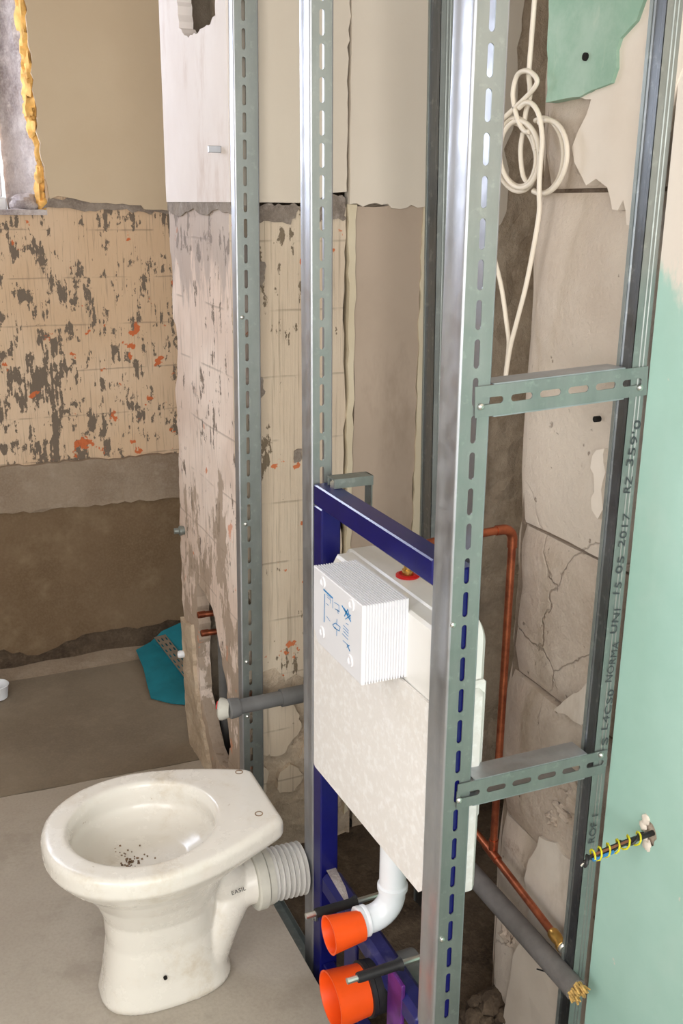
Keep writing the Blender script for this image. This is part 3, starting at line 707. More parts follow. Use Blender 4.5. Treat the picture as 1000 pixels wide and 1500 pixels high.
# stencilled numbers on the printed channel
def text_mesh(name, body, size, mat, parent, origin, xdir, ydir):
    cu = bpy.data.curves.new(name, 'FONT'); cu.body = body; cu.size = size; cu.extrude = .0001; cu.align_x = 'LEFT'
    cu.space_character = 1.08
    o = bpy.data.objects.new(name+'_curve', cu); COL.objects.link(o)
    bpy.context.view_layer.update()
    me = bpy.data.meshes.new_from_object(o.evaluated_get(bpy.context.evaluated_depsgraph_get()))
    bpy.data.objects.remove(o); bpy.data.curves.remove(cu)
    me.name = name; me.materials.clear(); me.materials.append(M[mat])
    X_ = Vector(xdir).normalized(); Y_ = Vector(ydir); Y_ = (Y_-X_*Y_.dot(X_)).normalized(); Z_ = X_.cross(Y_)
    mt = Matrix.Identity(4)
    for i in range(3): mt[i][0] = X_[i]; mt[i][1] = Y_[i]; mt[i][2] = Z_[i]; mt[i][3] = origin[i]
    me.transform(mt)
    ob = bpy.data.objects.new(name, me); COL.objects.link(ob)
    if parent is not None:
        ob.parent = parent; ob.matrix_parent_inverse = Matrix.LocRotScale(parent.location, parent.rotation_euler, None).inverted()
    return ob
def stencil(txt, px_bot, px_top, Yf=1.1585):
    a = aty(*px_bot, Yf); c = aty(*px_top, Yf); L = np.linalg.norm(c-a)
    o = text_mesh('stencil_print', txt, .0185, 'ink', rs, a, tuple(c-a), (-1, 0, 0))
    xs = [v.co for v in o.data.vertices]
    d = Vector(c-a).normalized(); pr = [Vector(v)-Vector(a) for v in xs]; ln = max(p.dot(d) for p in pr)
    s_ = L/ln
    for v in o.data.vertices:
        p = v.co-Vector(a); v.co = v.co+d*(p.dot(d)*(s_-1))
for txt, b0, b1 in (('S', (889, 1092), (891, 1080)), ('L4CS0', (889, 1070), (900, 1010)), ('NORMA', (895, 1000), (907, 940)), ('UNI', (902, 929), (909, 892)), ('15', (906, 875), (911, 853)), ('05', (910, 841), (915, 815)),
                    ('2017', (914, 802), (923, 752)), ('RZ', (922, 724), (927, 698)), ("359'0", (926, 685), (939, 616)), ('ROF 1', (870, 1235), (876, 1193))):
    stencil(txt, b0, b1)

def make_bracket(label, tl_px, tr_px, height, screws):
    Y = 1.1565; a = aty(*tl_px, Y); c = aty(*tr_px, Y); L = float(np.linalg.norm(c-a)); ang = math.atan2(c[2]-a[2], c[0]-a[0])
    root = thing('cross_bracket', label, 'bracket', (a[0], Y, a[2]), 'horizontal channel brackets'); root.rotation_euler = (0, -ang, 0)
    mb = MB(); n = 6; pitch = .0485
    tmp = MB(); slot_cells(tmp, -height+.002, -.002, 0, L, .0018, n, (L-n*pitch)/2, pitch, .036, .010, -height*.5)
    mb.add([(z, y, x) for x, y, z in tmp.v], [f[::-1] for f in tmp.f]); mb.build('web', 'steel', root)
    arc = [(0.0018+.002-.002*math.cos(q), -.002+.002*math.sin(q)) for q in [i*PI/8 for i in range(5)]]
    for nm, zf in (('flange', -.0018), ('flange', -height)):
        MB().box(.030, L-.042, .0004, .042, zf, zf+.0018).build(nm, 'steel_lit', root)
    for (px, py) in screws:
        q = aty(px, py, Y-.001)
        s_ = MB().lathe([(0, .0006), (0, .005), (.0025, .0046), (.0045, .002), (.0045, .0001)], tuple(q), (0, -1, 0), 12).build('screw', 'screw', None, smooth=True)
        s_.parent = root; s_.matrix_parent_inverse = Matrix.LocRotScale(root.location, root.rotation_euler, None).inverted()
    return root
make_bracket('upper slotted steel bracket joining wide stud and printed channel below the cable coil', (696, 565), (949.5, 534.5), .0475, ((704, 596), (937, 568)))
make_bracket('lower slotted steel bracket joining wide stud and printed channel across the copper pipe', (671, 1148), (890, 1097), .0475, ((672, 1172), (880, 1106)))

# floor track under the studs
b = MB(); b.strip([(0.674, .025), (0.674, 0), (0.722, 0), (0.722, .025)], .0015, 0, 1)
tr = MB(); tr.add([(p[0], 0.60+p[2]*1.50, p[1]-.08+.0015) for p in b.v], b.f)
tag(tr.build('floor_track', 'steel_dull'), 'dusty steel floor track lying along the edge of the floor slab', 'metal track')

# ================================================================== INSTALLATION FRAME
fr = thing('installation_frame', 'dark blue steel mounting frame around the white cistern', 'frame', (0.712, 1.44, -.078))
def part(mb, name, mat, smooth=False, root=fr, label=None):
    o = mb.build(name, mat, None, smooth, label=label); adopt(root, o); return o
part(MB().box(.694, .734, 1.2125, 1.677, 1.041, 1.082, .0025), 'top_rail', 'blue')
part(MB().box(.694, .734, 1.637, 1.677, -.078, 1.041, .0025), 'upright', 'blue')
part(MB().box(.7025, .7395, 1.1635, 1.2035, -.076, 1.082, .0025), 'upright', 'blue')
part(MB().box(.694, .738, 1.2035, 1.637, .192, .242, .010), 'lower_rail', 'blue_scuffed', label='scuffed lower rail')
part(MB().box(.700, .726, 1.2035, 1.637, -.03, .005, .002), 'foot_rail', 'blue')
part(MB().box(.6925, .7005, 1.262, 1.318, .02, .262, .002), 'mounting_plate', 'violet', label='violet-stained mounting plate')
part(MB().box(.6925, .7005, 1.455, 1.511, .02, .262, .002), 'mounting_plate', 'blue_scuffed')
lab = MB(); rr = [atz(*q, .2426) for q in ((473, 1267), (488, 1264), (506, 1300), (512, 1322), (508, 1325), (497, 1308))]
lab.add([tuple(p) for p in rr], [tuple(range(6))]); part(lab, 'paper_label', 'reveal')
def nut_bolt(x, y, z, root):
    o = MB().lathe([(0, .008), (.004, .008), (.004, .005), (.009, .005)], (x, y, z), (-1, 0, 0), 6).build('bolt', 'screw', None); adopt(root, o)
q = aty(476, 1376, 1.637); nut_bolt(.692, 1.655, .115, fr)
for Yr, zr in ((1.483, .277), (1.290, .285)):
    root = part(MB().tube([(.598, Yr, zr), (.80, Yr, zr)], .0058, 10), 'threaded_rod', 'screw')
    o = MB().tube([(.618, Yr, zr), (.622, Yr, zr), (.695, Yr, zr), (.705, Yr, zr)], [.0088, .0095, .0095, .013], 14).build('sleeve', 'black', None, True)
    o.parent = root
# wall support strap of the frame, bent down at its end
b = MB(); b.box(.715, .795, 1.628, 1.656, 1.098, 1.101); b.box(.7145, .795, 1.625, 1.628, 1.083, 1.101); b.box(.7145, .795, 1.655, 1.658, 1.083, 1.101)
b.box(.792, .795, 1.628, 1.656, 1.02, 1.101)
part(b, 'wall_strap', 'steel_dull')
part(MB().lathe([(0, .009), (.012, .009), (.012, .006), (.018, .006)], (.722, 1.642, 1.082), (0, 0, 1), 6), 'strap_bolt', 'screw')

# ================================================================== CISTERN
ci = thing('cistern', 'white concealed toilet cistern with foam front and ribbed service box', 'cistern', (0.75, 1.44, .485))
def rounded_rect(y0, y1, z0, z1, r, n=5, x=0.0):
    out = []
    for cy, cz, a0 in ((y1-r, z1-r, 0), (y0+r, z1-r, PI/2), (y0+r, z0+r, PI), (y1-r, z0+r, 1.5*PI)):
        for i in range(n+1):
            a = a0+PI/2*i/n; out.append((x, cy+r*math.cos(a), cz+r*math.sin(a)))
    return out
# tank body behind the frame plane
def tank_ring(x, i):
    return [(x, y, z) for _, y, z in rounded_rect(1.212+i, 1.632-i, .487+i, .968-i, .030)]
part(MB().loft([tank_ring(.735, .006), tank_ring(.742, 0), tank_ring(.790, 0), tank_ring(.802, .012)]), 'tank', 'tank', True, ci)
# upper plate, a shallower tray with chamfered shoulders that reaches forward through the frame
sh = [(1.212, .72), (1.212, .955), (1.222, .965), (1.595, .965), (1.628, .925), (1.632, .72)]
def tray(x, i): return [(x, 1.44+(y-1.44)*(1-i), .84+(z-.84)*(1-i)) for y, z in sh]
part(MB().loft([tray(.7035, .03), tray(.709, 0), tray(.740, 0)]), 'upper_shell', 'tank', False, ci)
b = MB(); b.box(.752, .796, 1.202, 1.2125, .62, .87, .004); part(b, 'side_rib', 'tank', False, ci)
# foam front
fo = [(1.2475, .485), (1.2475, .845), (1.6355, .845), (1.6355, .485)]
o = sheet('foam_panel', 'foam', [(1.2145, .497), (1.2145, .842), (1.663, .842), (1.663, .490), (1.656, .485), (1.226, .485)], 'x', .6890, .0045); o['label'] = 'pebbled white foam front panel'
for v in o.data.vertices: v.co.x += (1.663-v.co.y)/.45*.0095          # the panel sits slightly askew
adopt(ci, o)
part(MB().box(.7040, .736, 1.2145, 1.6355, .487, .842, .003), 'foam_body', 'foam', False, ci)
part(MB().box(.752, .790, 1.190, 1.2125, .480, .86, .010), 'foam_side', 'foam', True, ci)
# ribbed service box: stacked plates, far lower corner cut off
bx0, bx1, by0, by1, bz0, bz1 = .622, .704, 1.302, 1.503, .848, .986
def box_ring(x, i):
    return [(x, by0+i, bz0+i), (x, by1-.020-i*.5, bz0+i), (x, by1-i, bz0+.022+i*.5), (x, by1-i, bz1-i), (x, by0+i, bz1-i)]
rings = [box_ring(bx0, .0016), box_ring(bx0+.001, 0)]; x = bx0+.006; npl = 15; pt = (bx1-bx0-.008)/npl
for i in range(npl):
    xa = bx0+.006+i*pt
    rings += [box_ring(xa, 0), box_ring(xa+pt*.10, .0026), box_ring(xa+pt*.48, .0026), box_ring(xa+pt*.58, 0)]
rings.append(box_ring(bx1, 0))
sb = part(MB().loft(rings), 'service_box', 'box_plastic', False, ci, label='white ribbed service box printed in blue')
for (px, py) in ((472, 853), (514, 886), (471, 926), (512, 968)):
    p = atx(px, py, bx0-.001)
    o = MB(); o.lathe([(0, .0115), (.003, .010), (.003, .0065), (-.004, .005)], (bx0+.001, p[1], p[2]), (-1, 0, 0), 18)
    o = o.build('boss', 'box_plastic', None, True); o.parent = sb
def stroke(pts, w, x=bx0-.0004):
    mb = MB()
    for a, c in zip(pts[:-1], pts[1:]):
        p = atx(*a, x); q = atx(*c, x); d = Vector((0, q[1]-p[1], q[2]-p[2])); d.normalize(); nr = Vector((0, -d.z, d.y))*w/2
        P = Vector((x, p[1], p[2])); Q = Vector((x, q[1], q[2])); e = Vector((-.0003, 0, 0))
        r_ = [P+nr, Q+nr, Q-nr, P-nr]; mb.add(r_+[v+e for v in r_], [(0, 1, 2, 3), (7, 6, 5, 4), (0, 4, 5, 1), (1, 5, 6, 2), (2, 6, 7, 3), (3, 7, 4, 0)])
    return mb
Zp = lambda x, y: (455+x/6.9, 820+y/6.9)
pr = MB()
for pts, w in (([(130, 300), (222, 388)], .0028), ([(142, 345), (135, 630)], .0018), ([(160, 350), (205, 390)], .0006), ([(222, 400), (222, 490)], .0006), ([(165, 375), (200, 405), (198, 440)], .0007),
               ([(158, 440), (180, 462)], .0007), ([(160, 570), (195, 622)], .0007), ([(240, 430), (285, 460), (285, 520), (245, 495)], .0008), ([(255, 500), (290, 525)], .0014), ([(270, 500), (278, 545)], .001),
               ([(265, 600), (262, 660)], .0008), ([(222, 655), (240, 690), (290, 720), (298, 680), (250, 640), (222, 655)], .0012), ([(262, 700), (262, 770)], .0009), ([(240, 680), (262, 705)], .0016),
               ([(315, 462), (405, 625)], .0022), ([(335, 490), (380, 560)], .003), ([(375, 500), (340, 570)], .002), ([(405, 560), (350, 600)], .0016), ([(375, 510), (400, 600)], .002), ([(355, 640), (382, 658)], .0008),
               ([(330, 660), (382, 720)], .0008), ([(330, 690), (382, 745)], .0008), ([(330, 720), (380, 775)], .0008), ([(318, 745), (378, 808)], .0008), ([(325, 815), (385, 870)], .0008), ([(365, 850), (395, 925)], .0022), ([(390, 865), (365, 885)], .0012)):
    s_ = stroke([Zp(*p) for p in pts], w); pr.add(s_.v, s_.f)
o = pr.build('blue_print', 'print_blue', None); o.parent = sb
sb.matrix_parent_inverse = ci.matrix_basis.inverted()
# water inlet through the top
part(MB().lathe([(0, .021), (.004, .021), (.006, .016), (.004, .012)], (.772, 1.435, .9672), (0, 0, 1), 24), 'gasket', 'red', True, ci)
part(MB().lathe([(0, .010), (.010, .010), (.010, .0075), (.032, .0075)], (.772, 1.435, .9705), (0, 0, 1), 16), 'inlet_nipple', 'brass', True, ci)

# flush pipe with bend
fp = thing('flush_pipe', 'white plastic flush bend hanging below the cistern', 'pipe', (.738, 1.405, .30))
FX, FY, FZ = .742, 1.402, .300
path = [(FX, FY, .486), (FX, FY, .36)]+[(FX-.045+.045*math.cos(a), FY, .345-.045*math.sin(a)) for a in [i*PI/16 for i in range(1, 9)]]+[(FX-.062, FY, .300)]
part(MB().tube(path, .0255, 24), 'pipe', 'pvc_white', True, fp)
part(MB().lathe([(0, .0255), (.003, .029), (.012, .029), (.015, .0255)], (FX, FY, .352), (0, 0, 1), 24), 'collar', 'pvc_white', True, fp)
part(MB().lathe([(0, .0255), (.002, .0295), (.007, .0295), (.009, .028), (.013, .0295), (.020, .0295), (.022, .0255)], (FX-.052, FY, .300), (-1, 0, 0), 24), 'socket_ring', 'pvc_white', True, fp)
def cup(name, label, x0, x1, Y, z, r0, r1, wall=.0025):
    """plug: open towards the room (x0), closed at x1"""
    L = x1-x0
    o = MB().lathe([(L, .0001), (L, r1), (.004, r0), (0, r0+.0012), (0, r0-wall), (.004, r0-wall-.001), (L-.006, r1-wall), (L-.006, .0001)], (x0, Y, z), (1, 0, 0), 36).build(name, 'orange', None, True)
    return tag(o, label, 'pipe plug', 'orange protective plugs')
cup('pipe_plug', 'small orange plug on the end of the white flush bend', .606, .672, FY-.012, .302, .0345, .0275)
cup('pipe_plug', 'large orange plug on the black waste connector', .602, .672, 1.372, .172, .052, .047)
wc = thing('waste_connector', 'black rubber-sleeved waste outlet behind the large orange plug', 'pipe', (.70, 1.372, .172))
part(MB().lathe([(0, .046), (.002, .052), (.010, .052), (.012, .050), (.060, .050), (.064, .047)], (.668, 1.372, .172), (1, 0, 0), 32), 'sleeve', 'black', True, wc)
part(MB().tube([(.732, 1.372, .172), (.785, 1.372, .172)], .045, 24), 'pipe_end', 'grey_pipe', True, wc)

# ================================================================== TOILET
TY = 1.735
def rim_outline(n, x0, x1, hw, back_hw, xc=.355, z=0.0, yc=TY, pw=2.15):
    """egg-shaped plan: rounded towards the room (x0), straight flat end (x1)"""
    out = []
    a0 = xc-x0; a1 = x1-xc
    for i in range(n):
        t = 2*PI*i/n; c, s_ = math.cos(t), math.sin(t)
        if c <= 0:
            x = xc-a0*abs(c)**(2/pw); y = hw*math.copysign(abs(s_)**(2/pw), s_)
        else:
            x = xc+a1*min(1.0, abs(c)**(1.0)*1.18)
            u = (x-xc)/a1; w = hw*(1-u*u*.55)
            full = hw+(back_hw-hw)*(u**1.6)
            y = full*math.copysign(min(1, abs(s_)*(1/ max(.25, math.sqrt(max(1e-6, 1-min(1, c)**2)))) if u < .999 else abs(s_)/max(1e-6, math.sin(math.acos(1/1.18)))), s_)
        out.append((x, yc+y, z))
    return out
def oval(n, x0, x1, hw, z, yc=TY, pw=2.3):
    xc = (x0+x1)/2; a = (x1-x0)/2; out = []
    for i in range(n):
        t = 2*PI*i/n; c, s_ = math.cos(t), math.sin(t)
        out.append((xc+a*math.copysign(abs(c)**(2/pw), c), yc+hw*math.copysign(abs(s_)**(2/pw), s_), z))
    return out
N = 72
def blend(A, B, t): return [tuple(a[i]*(1-t)+b_[i]*t for i in range(3)) for a, b_ in zip(A, B)]
rim = lambda z, g: rim_outline(N, .148+g, .612-g, .190-g, .104-g, z=z)
outer = [oval(N, .240, .512, .086, 0.0, TY, 2.6), oval(N, .236, .516, .090, .012, TY, 2.6), oval(N, .246, .502, .082, .06, TY, 2.5), oval(N, .258, .486, .078, .14, TY, 2.4),
         oval(N, .256, .488, .086, .20, TY, 2.3), oval(N, .238, .500, .108, .25, TY, 2.2), oval(N, .206, .520, .138, .295, TY, 2.1)]
outer += [blend(oval(N, .172, .545, .168, .330, TY, 2.1), rim(.330, .02), .5), rim(.352, .006), rim(.362, 0), rim(.388, 0), rim(.397, .004), rim(.400, .010)]
inner = [oval(N, .193, .500, .145, .400, TY, 2.0), oval(N, .198, .495, .140, .396, TY, 2.0), oval(N, .203, .490, .136, .382, TY, 2.0), oval(N, .198, .494, .141, .350, TY, 2.0), oval(N, .204, .487, .134, .338, TY, 2.0), oval(N, .222, .468, .116, .322, TY, 2.0), oval(N, .256, .436, .085, .307, TY, 2.0), oval(N, .30, .39, .04, .302, TY, 2.0)]
to = thing('toilet', 'grimy white ceramic floor-standing toilet without seat', 'toilet', (.38, TY, 0))
body = MB(); body.loft(outer+inner)
# trap limb rising from the foot to the outlet
tp = spline([(.452, TY-.012, .02), (.468, TY-.012, .07), (.498, TY-.008, .135), (.530, TY, .178), (.572, TY, .192), (.592, TY, .192)], 6)
body.tube(tp, [.052-.004*min(1, i/20)+.006*max(0, (i-20)/10) for i in range(len(tp))], 24)
tp2 = spline([(.535, TY, .185), (.505, TY, .225), (.46, TY, .275)], 6)
body.tube(tp2, [.045+.001*i for i in range(len(tp2))], 20)
bo = part(body, 'bowl', 'ceramic', True, to)
rm = bo.modifiers.new('fuse', 'REMESH'); rm.mode = 'VOXEL'; rm.voxel_size = .0035; rm.use_smooth_shade = True
sm = bo.modifiers.new('glaze', 'SMOOTH'); sm.factor = .5; sm.iterations = 6
for (px, py) in ((379, 1192), (350, 1131)):
    p = atz(px, py, .4); part(MB().lathe([(0, .0085), (.0012, .0085), (.0012, .0065), (.0004, .0065)], (p[0], p[1], .3995), (0, 0, 1), 18), 'bolt_hole', 'grime', False, to)
p = aty(242, 1432, TY-.085); part(MB().lathe([(0, .004), (.004, .004)], (p[0], TY-.084, p[2]), (0, -1, 0), 12), 'screw_hole', 'hole', False, to)  # dark disc painted for the shade inside the screw hole
b = MB(); random.seed(5)
for i in range(70):
    r = abs(random.gauss(0, .016)); a = random.uniform(0, 2*PI); c = (.318+r*math.cos(a)*1.0, TY+.012+r*math.sin(a)*1.8)
    s_ = random.uniform(.0008, .002); z = .3022+max(0, (abs(c[1]-TY)-.04))*.12
    b.box(c[0]-s_, c[0]+s_, c[1]-s_, c[1]+s_, z-.002, z+.0016)
o = part(b, 'debris', 'grime', False, to); o['kind'] = 'stuff'
p = aty(339, 1311, TY-.056); text_mesh('maker_mark', 'EASIL', .0125, 'ink_dark', None, (p[0], TY-.0575, p[2]), (1, 0, .12), (0, 0.25, 1))
adopt(to, bpy.data.objects['maker_mark'])

pc = thing('pan_connector', 'grey-white corrugated pan connector on the toilet outlet', 'pipe connector', (.60, TY, .19))
part(MB().lathe([(0, .054), (0, .062), (.004, .066), (.022, .066), (.026, .061), (.040, .060)], (.572, TY, .192), (1, .0, -.02), 36), 'collar', 'collar', True, pc)
cp = spline([(.598, TY, .192), (.615, TY, .191), (.64, TY, .190), (.665, TY, .189), (.6885, TY, .188)], 6)
cp2 = []; rad2 = []
for i in range(len(cp)-1):
    for j in range(4):
        t = j/4; q = cp[i]*(1-t)+cp[i+1]*t; s_ = i+t
        cp2.append(q); rad2.append(.057 if s_ < 7 else .0535+.0045*math.cos((s_-7)*2.3))
part(MB().tube(cp2, rad2, 32), 'bellows', 'bellows', True, pc)

# ================================================================== PIPES
cu = thing('copper_pipe', 'copper water pipe rising on the block wall to the cistern', 'pipe', (1.0, 1.455, .32))
CR = .0078
part(MB().tube([(1.0, 1.455, .33), (1.0, 1.455, 1.0)], CR, 14), 'riser', 'copper', True, cu)
part(MB().tube([(1.0, 1.455, .985)]+[(1.0-.022+.022*math.cos(a), 1.455, 1.0+.022*math.sin(a)) for a in [i*PI/12 for i in range(7)]]+[(.963, 1.455, 1.022)], .0096, 14), 'elbow', 'copper', True, cu)
part(MB().tube([(.968, 1.455, 1.022), (.83, 1.452, 1.018), (.80, 1.448, 1.016), (.776, 1.438, 1.008), (.772, 1.435, .998)], CR, 14), 'branch', 'copper', True, cu)
e0 = atx(812, 1370, .988); e1 = (1.0, 1.56, .335)
tee = (.997, 1.455, e0[2]+(e1[2]-e0[2])*(1.455-e0[1])/(e1[1]-e0[1]))
part(MB().tube([(1.0, 2.05, .37), tuple(e1), tuple(e0)], CR, 14), 'supply', 'copper', True, cu)
d = Vector(e1)-Vector(e0); d.normalize()
part(MB().tube([tuple(Vector(tee)-d*.024), tuple(Vector(tee)+d*.024)], .0098, 14), 'tee', 'copper', True, cu)
part(MB().tube([(1.0, 1.455, tee[2]), (1.0, 1.455, tee[2]+.03)], .0098, 14), 'tee_branch', 'copper', True, cu)
part(MB().lathe([(-.004, .0092), (.0, .0115), (.014, .0115), (.016, .0105), (.026, .0105), (.028, .0135), (.034, .0135)], tuple(Vector(e0)-d*(-.006)), tuple(-d), 18), 'end_fitting', 'brass', True, cu)
part(MB().lathe([(0, .012), (.004, .0115), (.006, .009)], tuple(Vector(e0)-d*.028), tuple(-d), 18), 'end_cap', 'screw', True, cu)

ip = thing('insulated_pipe', 'grey foam-sleeved pipe running low along the block wall', 'pipe', (.975, 1.5, .25))
i0 = Vector(atx(843, 1450, .972)); i1 = Vector((.972, 2.10, .258))
part(MB().tube([tuple(i1), tuple(i0+(i1-i0)*.5), tuple(i0)], .0205, 20), 'sleeve', 'insulation', True, ip)
dd = (i0-i1).normalized()
b = MB(); random.seed(9)
for i in range(46):
    a = random.uniform(0, 2*PI); r = .016*math.sqrt(random.random()); c = i0+Vector((math.cos(a)*r, 0, math.sin(a)*r))
    e = c+dd*random.uniform(.004, .020)+Vector((random.uniform(-.005, .005), 0, random.uniform(-.008, .004)))
    b.tube([tuple(c-dd*.004), tuple(e)], [.004, .0015], 5)
o = part(b, 'torn_filling', 'fibre', False, ip, label='ragged tan filling at the pipe end'); o['kind'] = 'stuff'
b = MB(); b.tube([(1.03, i0[1]+.085, .235), (.975, i0[1]+.085, .229), (.950, i0[1]+.085, .245)], .0016, 6); part(b, 'wire_clip', 'black', False, ip)

wp = thing('waste_pipe', 'grey plastic waste pipe crossing the partition foot behind the toilet', 'pipe', (.75, 2.06, .39))
g0 = Vector(aty(342, 1037, 2.068)); g1 = Vector(aty(452, 1014, 2.068))
part(MB().tube([tuple(g0), tuple(g1), tuple(g1+(g1-g0)*.9)], .0185, 20), 'pipe', 'grey_pipe', True, wp)
gd = (g1-g0).normalized()
part(MB().tube([tuple(g0+(g1-g0)*.62), tuple(g0+(g1-g0)*1.0)], .0225, 20), 'socket', 'grey_pipe', True, wp)
part(MB().lathe([(-.01, .0225), (.004, .025), (.014, .025), (.018, .021)], tuple(g0+(g1-g0)*.02), tuple(-gd), 20), 'end_collar', 'grey_pipe', True, wp)
part(MB().lathe([(-.004, .020), (.012, .027), (.020, .027), (.024, .020), (.024, .0001)], tuple(g0-gd*.014), tuple(-gd+Vector((0, .5, 0))), 14), 'pipe_cap', 'collar', True, wp)
part(MB().lathe([(0, .010), (.006, .010), (.006, .0001)], tuple(g0-gd*.034+Vector((0, .008, .010))), tuple(-gd+Vector((0, .5, 0.2))), 10), 'red_seal', 'red', True, wp)
for i, ((px, py), lb) in enumerate((((290, 901), 'upper capped copper stub in the broken pocket of the partition'), ((295, 928), 'lower capped copper stub in the broken pocket of the partition'))):
    p = Vector(atx(px, py, XP-.012)); st = thing('copper_stub', lb, 'pipe', tuple(p), 'copper stubs')
    part(MB().tube([tuple(p), tuple(p+Vector((.29, -.03, .004)))], .0085, 14), 'pipe', 'copper', True, st)
    part(MB().lathe([(-.002, .0075), (0, .0098), (.02, .0098)], tuple(p), (1, -.03, .01), 14), 'cap', 'copper', True, st)
vv = thing('shutoff_valve', 'dull metal valve deep in the broken pocket of the partition', 'valve', (.77, 2.38, .33))
part(MB().lathe([(0, .016), (.01, .020), (.03, .020), (.04, .012), (.10, .012)], (.730, 2.365, .34), (1, -.2, 0), 14), 'body', 'steel_dull', True, vv)
part(MB().tube([(.775, 2.372, .34), (.775, 2.372, .43), (.80, 2.36, .47)], .009, 10), 'hose', 'grey_pipe', True, vv)
tag(MB().tube([(.76, 2.515, -.06), (.76, 2.515, .56)], .016, 12).build('standpipe', 'grey_pipe', None, True), 'grey upright pipe inside the broken pocket of the partition', 'pipe')

# ================================================================== CABLES
cb = thing('cable_coil', 'white electric cable hung up in a knotted coil on the block wall', 'cable', (1.0, 1.47, 1.5))
def wall_path(pts, x0, dx=None):
    out = []
    for i, (px, py) in enumerate(pts):
        out.append(atx(px, py, x0+(dx[i] if dx else 0)))
    return out
K8 = lambda x, y: (690+x/5, 60+y/5)
cr = .0042
def strand(pts, x0, n=6, dx=None):
    part(MB().tube(spline(wall_path(pts, x0, dx), n), cr, 10), 'strand', 'cable', True, cb)
strand([(788, -400), (787, -150), (785, -40)]+[K8(*p) for p in ((440, 0), (430, 120), (422, 250), (430, 340), (425, 430), (400, 520), (385, 640))], 1.008)
strand([K8(*p) for p in ((60, 680), (205, 590), (340, 470), (440, 370), (482, 300), (455, 245), (395, 218), (335, 255), (305, 380), (320, 500), (350, 600), (390, 660), (425, 665))], .996)
strand([K8(*p) for p in ((350, 490), (400, 452), (455, 470), (500, 560), (520, 720), (510, 860), (500, 1000), (497, 1130), (492, 1300))]+[(772, 410), (757, 470), (748, 505), (742, 540), (738, 575)], .992)
strand([(712, 345), (722, 372), (734, 420), (742, 475), (745, 505), (741, 545), (738, 580)], 1.000)
for i in range(3):
    cx, cy, rx, ry, x0, rot = ((758, 223, 27, 50, 1.004, -.10), (761, 226, 29, 49, .998, -.05), (755, 230, 30, 50, 1.010, -.16))[i]
    strand([(cx+rx*math.cos(a)*math.cos(rot)-ry*math.sin(a)*math.sin(rot), cy+ry*math.sin(a)+rx*math.cos(a)*math.sin(rot)) for a in [2*PI*j/18 for j in range(19)]], x0, 4)
for i in range(2):
    cx, cy, rx, ry, x0, rot = ((797, 230, 33, 54, 1.004, .08), (794, 228, 31, 55, 1.011, .02))[i]
    strand([(cx+rx*math.cos(a)-ry*math.sin(a)*math.sin(rot), cy+ry*math.sin(a)) for a in [-PI*.62+PI*1.24*j/14 for j in range(15)]], x0, 4)
strand([K8(*p) for p in ((378, 670), (362, 780), (366, 900), (385, 1000), (430, 1060))], 1.012)

wi = thing('twisted_wires', 'bundle of black, blue and yellow wires poking out of the green board', 'cable', (.95, hc[1], hc[2]))
pth = [Vector((1.05, hc[1]-.002, hc[2]+.004)), Vector((1.0, hc[1], hc[2])), Vector((.965, hc[1]+.002, hc[2]-.004)), Vector((.93, hc[1], hc[2]-.006)), Vector((.905, hc[1], hc[2]-.008)), Vector((.890, hc[1]-.001, hc[2]-.016))]
sp = spline(pth, 10)
part(MB().tube(sp, [.0046 if i < 34 else .0030 for i in range(len(sp))], 8), 'core', 'wire_black', True, wi)
part(MB().tube([tuple(Vector(p)+Vector((0, .005*math.cos(i*.55), .005*math.sin(i*.55)))) for i, p in enumerate(sp[8:])], .0028, 6), 'strand', 'wire_black', True, wi)
yl = []
for i, p in enumerate(spline(pth[1:5], 16)):
    a = i*.72; yl.append(Vector(p)+Vector((0, .0095*math.cos(a), .0095*math.sin(a))))
part(MB().tube(yl, .0016, 6), 'earth_wire', 'yellow', True, wi)
part(MB().tube([tuple(Vector(p)+Vector((0, -.006, -.002))) for p in sp[26:42:3]], .003, 6), 'neutral_wire', 'wire_blue', True, wi)
part(MB().tube([tuple(Vector(p)+Vector((0, -.004, .005))) for p in sp[16:44:4]], .0022, 6), 'phase_wire', 'wire_brown', True, wi)
part(MB().tube([tuple(sp[-1]), tuple(Vector(sp[-1])+Vector((-.005, 0, -.004)))], .0018, 6), 'bare_tip', 'screw', True, wi)

# ================================================================== SHOWER DRAIN, SMALL THINGS
sd = thing('shower_drain', 'teal sealing fleece with a slotted drain grate behind the partition', 'drain', (.80, 3.12, 0))
tv = [(.650, 3.00, .004), (.660, 3.10, .012), (.672, 3.20, .022), (.676, 3.33, .034), (.735, 3.345, .050), (.780, 3.352, .082), (.90, 3.36, .115), (1.02, 3.36, .12), (1.02, 3.10, .05), (1.02, 2.86, .004), (.90, 2.86, .004), (.76, 2.90, .004), (.70, 2.94, .004)]
ctr = (.82, 3.10, .030); b = MB(); n = len(tv); q = 8
def coons(i, t):
    p = Vector(tv[i % n])*(1-t)+Vector(ctr)*t; return p+Vector((0, 0, .006*mnoise.noise(Vector((p.x*14, p.y*14, 0)))*t))
for t in range(q):
    for i in range(n):
        a, c, d_, e = coons(i, t/q), coons(i+1, t/q), coons(i+1, (t+1)/q), coons(i, (t+1)/q)
        b.add([a, c, d_, e]+[x_-Vector((0, 0, .003)) for x_ in (a, c, d_, e)], [(0, 1, 2, 3), (7, 6, 5, 4)]+([(0, 4, 5, 1)] if t == 0 else []))
part(b, 'sealing_fleece', 'teal', False, sd)
gr = MB(); tmp = MB()
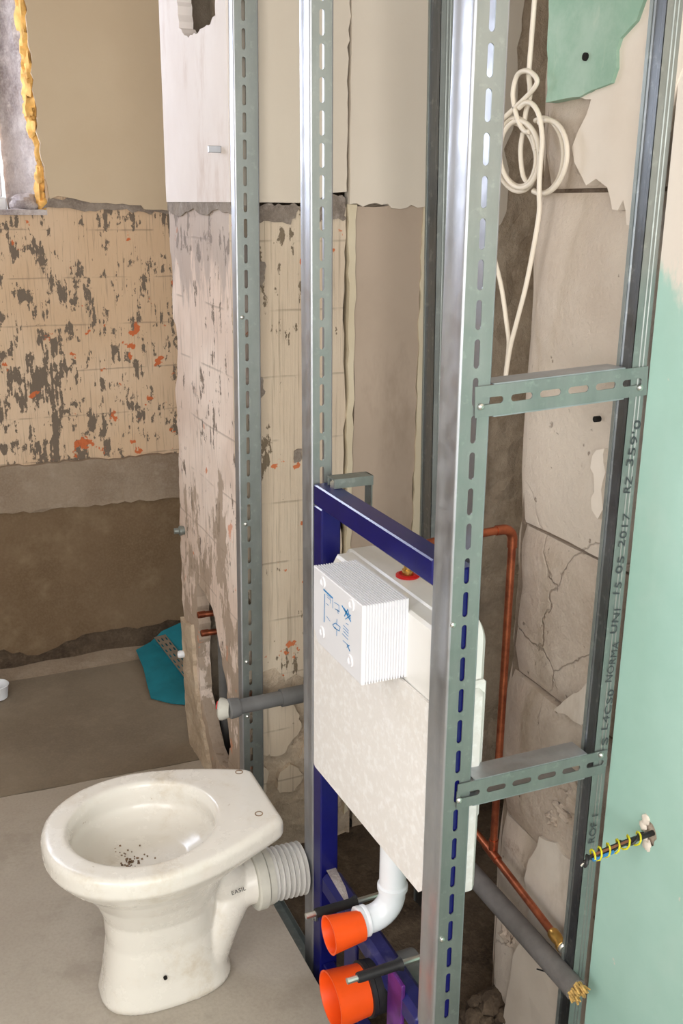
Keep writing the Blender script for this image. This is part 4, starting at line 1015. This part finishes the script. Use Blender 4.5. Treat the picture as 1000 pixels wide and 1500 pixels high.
slot_cells(tmp, -.022, -.0073, 0, .42, .003, 9, .01, .0444, .026, .006, -.0150); slot_cells(tmp, -.0073, .0073, 0, .42, .003, 9, .01, .0444, .026, .006, 0.0); slot_cells(tmp, .0073, .022, 0, .42, .003, 9, .01, .0444, .026, .006, .0150)
ga = Vector((.765, 3.325, .073)); gdir = Vector((.035, -.39, -.032)); gl_ = gdir.length; gdir.normalize(); gs = Vector((1, .09, .05)).normalized(); gn = gdir.cross(gs).normalized()
if gn.z < 0: gn = -gn
gr.add([tuple(ga+gs*x+gdir*(z*gl_/.42)+gn*(.004-y)) for x, y, z in tmp.v], tmp.f)
part(gr, 'grate', 'grate', False, sd, label='slotted steel drain grate')
p = atz(-4, 1022, 0)
cupw = MB().lathe([(0, .030), (.002, .034), (.045, .040), (.048, .042), (.050, .040), (.046, .037), (.006, .030), (.006, .0001)], (p[0], p[1], .0), (0, 0, 1), 28).build('plastic_cup', 'pvc_white', None, True)
tag(cupw, 'small white plastic cup on the dark shower floor', 'cup')
p = Vector(atx(262, 948, XP-.008)); pg = MB().lathe([(0, .006), (.01, .011), (.022, .012), (.028, .009), (.030, .0001)], (XP+.002, 2.700, p[2]), (-1, .25, 0), 14).build('wall_plug', 'pvc_white', None, True)
tag(pg, 'white plastic plug sticking out of the partition end', 'wall plug')
p = Vector(atx(269, 775, XP)); nb = MB().lathe([(0, .012), (.01, .015), (.014, .015), (.018, .009), (.03, .009), (.03, .0001)], (XP-.001, p[1]-.012, p[2]), (-1, .1, 0), 10).build('pipe_stub', 'steel_dull', None, True)
tag(nb, 'small dull metal pipe stub on the far arris of the partition', 'pipe')
p = Vector(atx(323, 219, XP-.006)); b = MB(); b.box(p[0]-.028, p[0], p[1]-.004, p[1]+.004, p[2]-.007, p[2]+.007, .001)
tag(b.build('anchor', 'steel_lit'), 'tiny metal anchor in the white plaster of the partition end', 'anchor')
# rubble on the niche bed
random.seed(3)
for i, (px, py, r) in enumerate(((722, 1470, .034), (700, 1472, .022), (738, 1490, .018), (690, 1492, .020), (712, 1496, .014))):
    p = atz(px, py, ZP+r*.5)
    tag(lump(p[0], p[1], ZP+r*.62, r*1.2, r, r*.75, 'dark_rubble', 'rubble_stone', None, i+60, 8, .5), 'dark mortar lump lying on the niche bed under the pipes', 'rubble', 'mortar lumps')
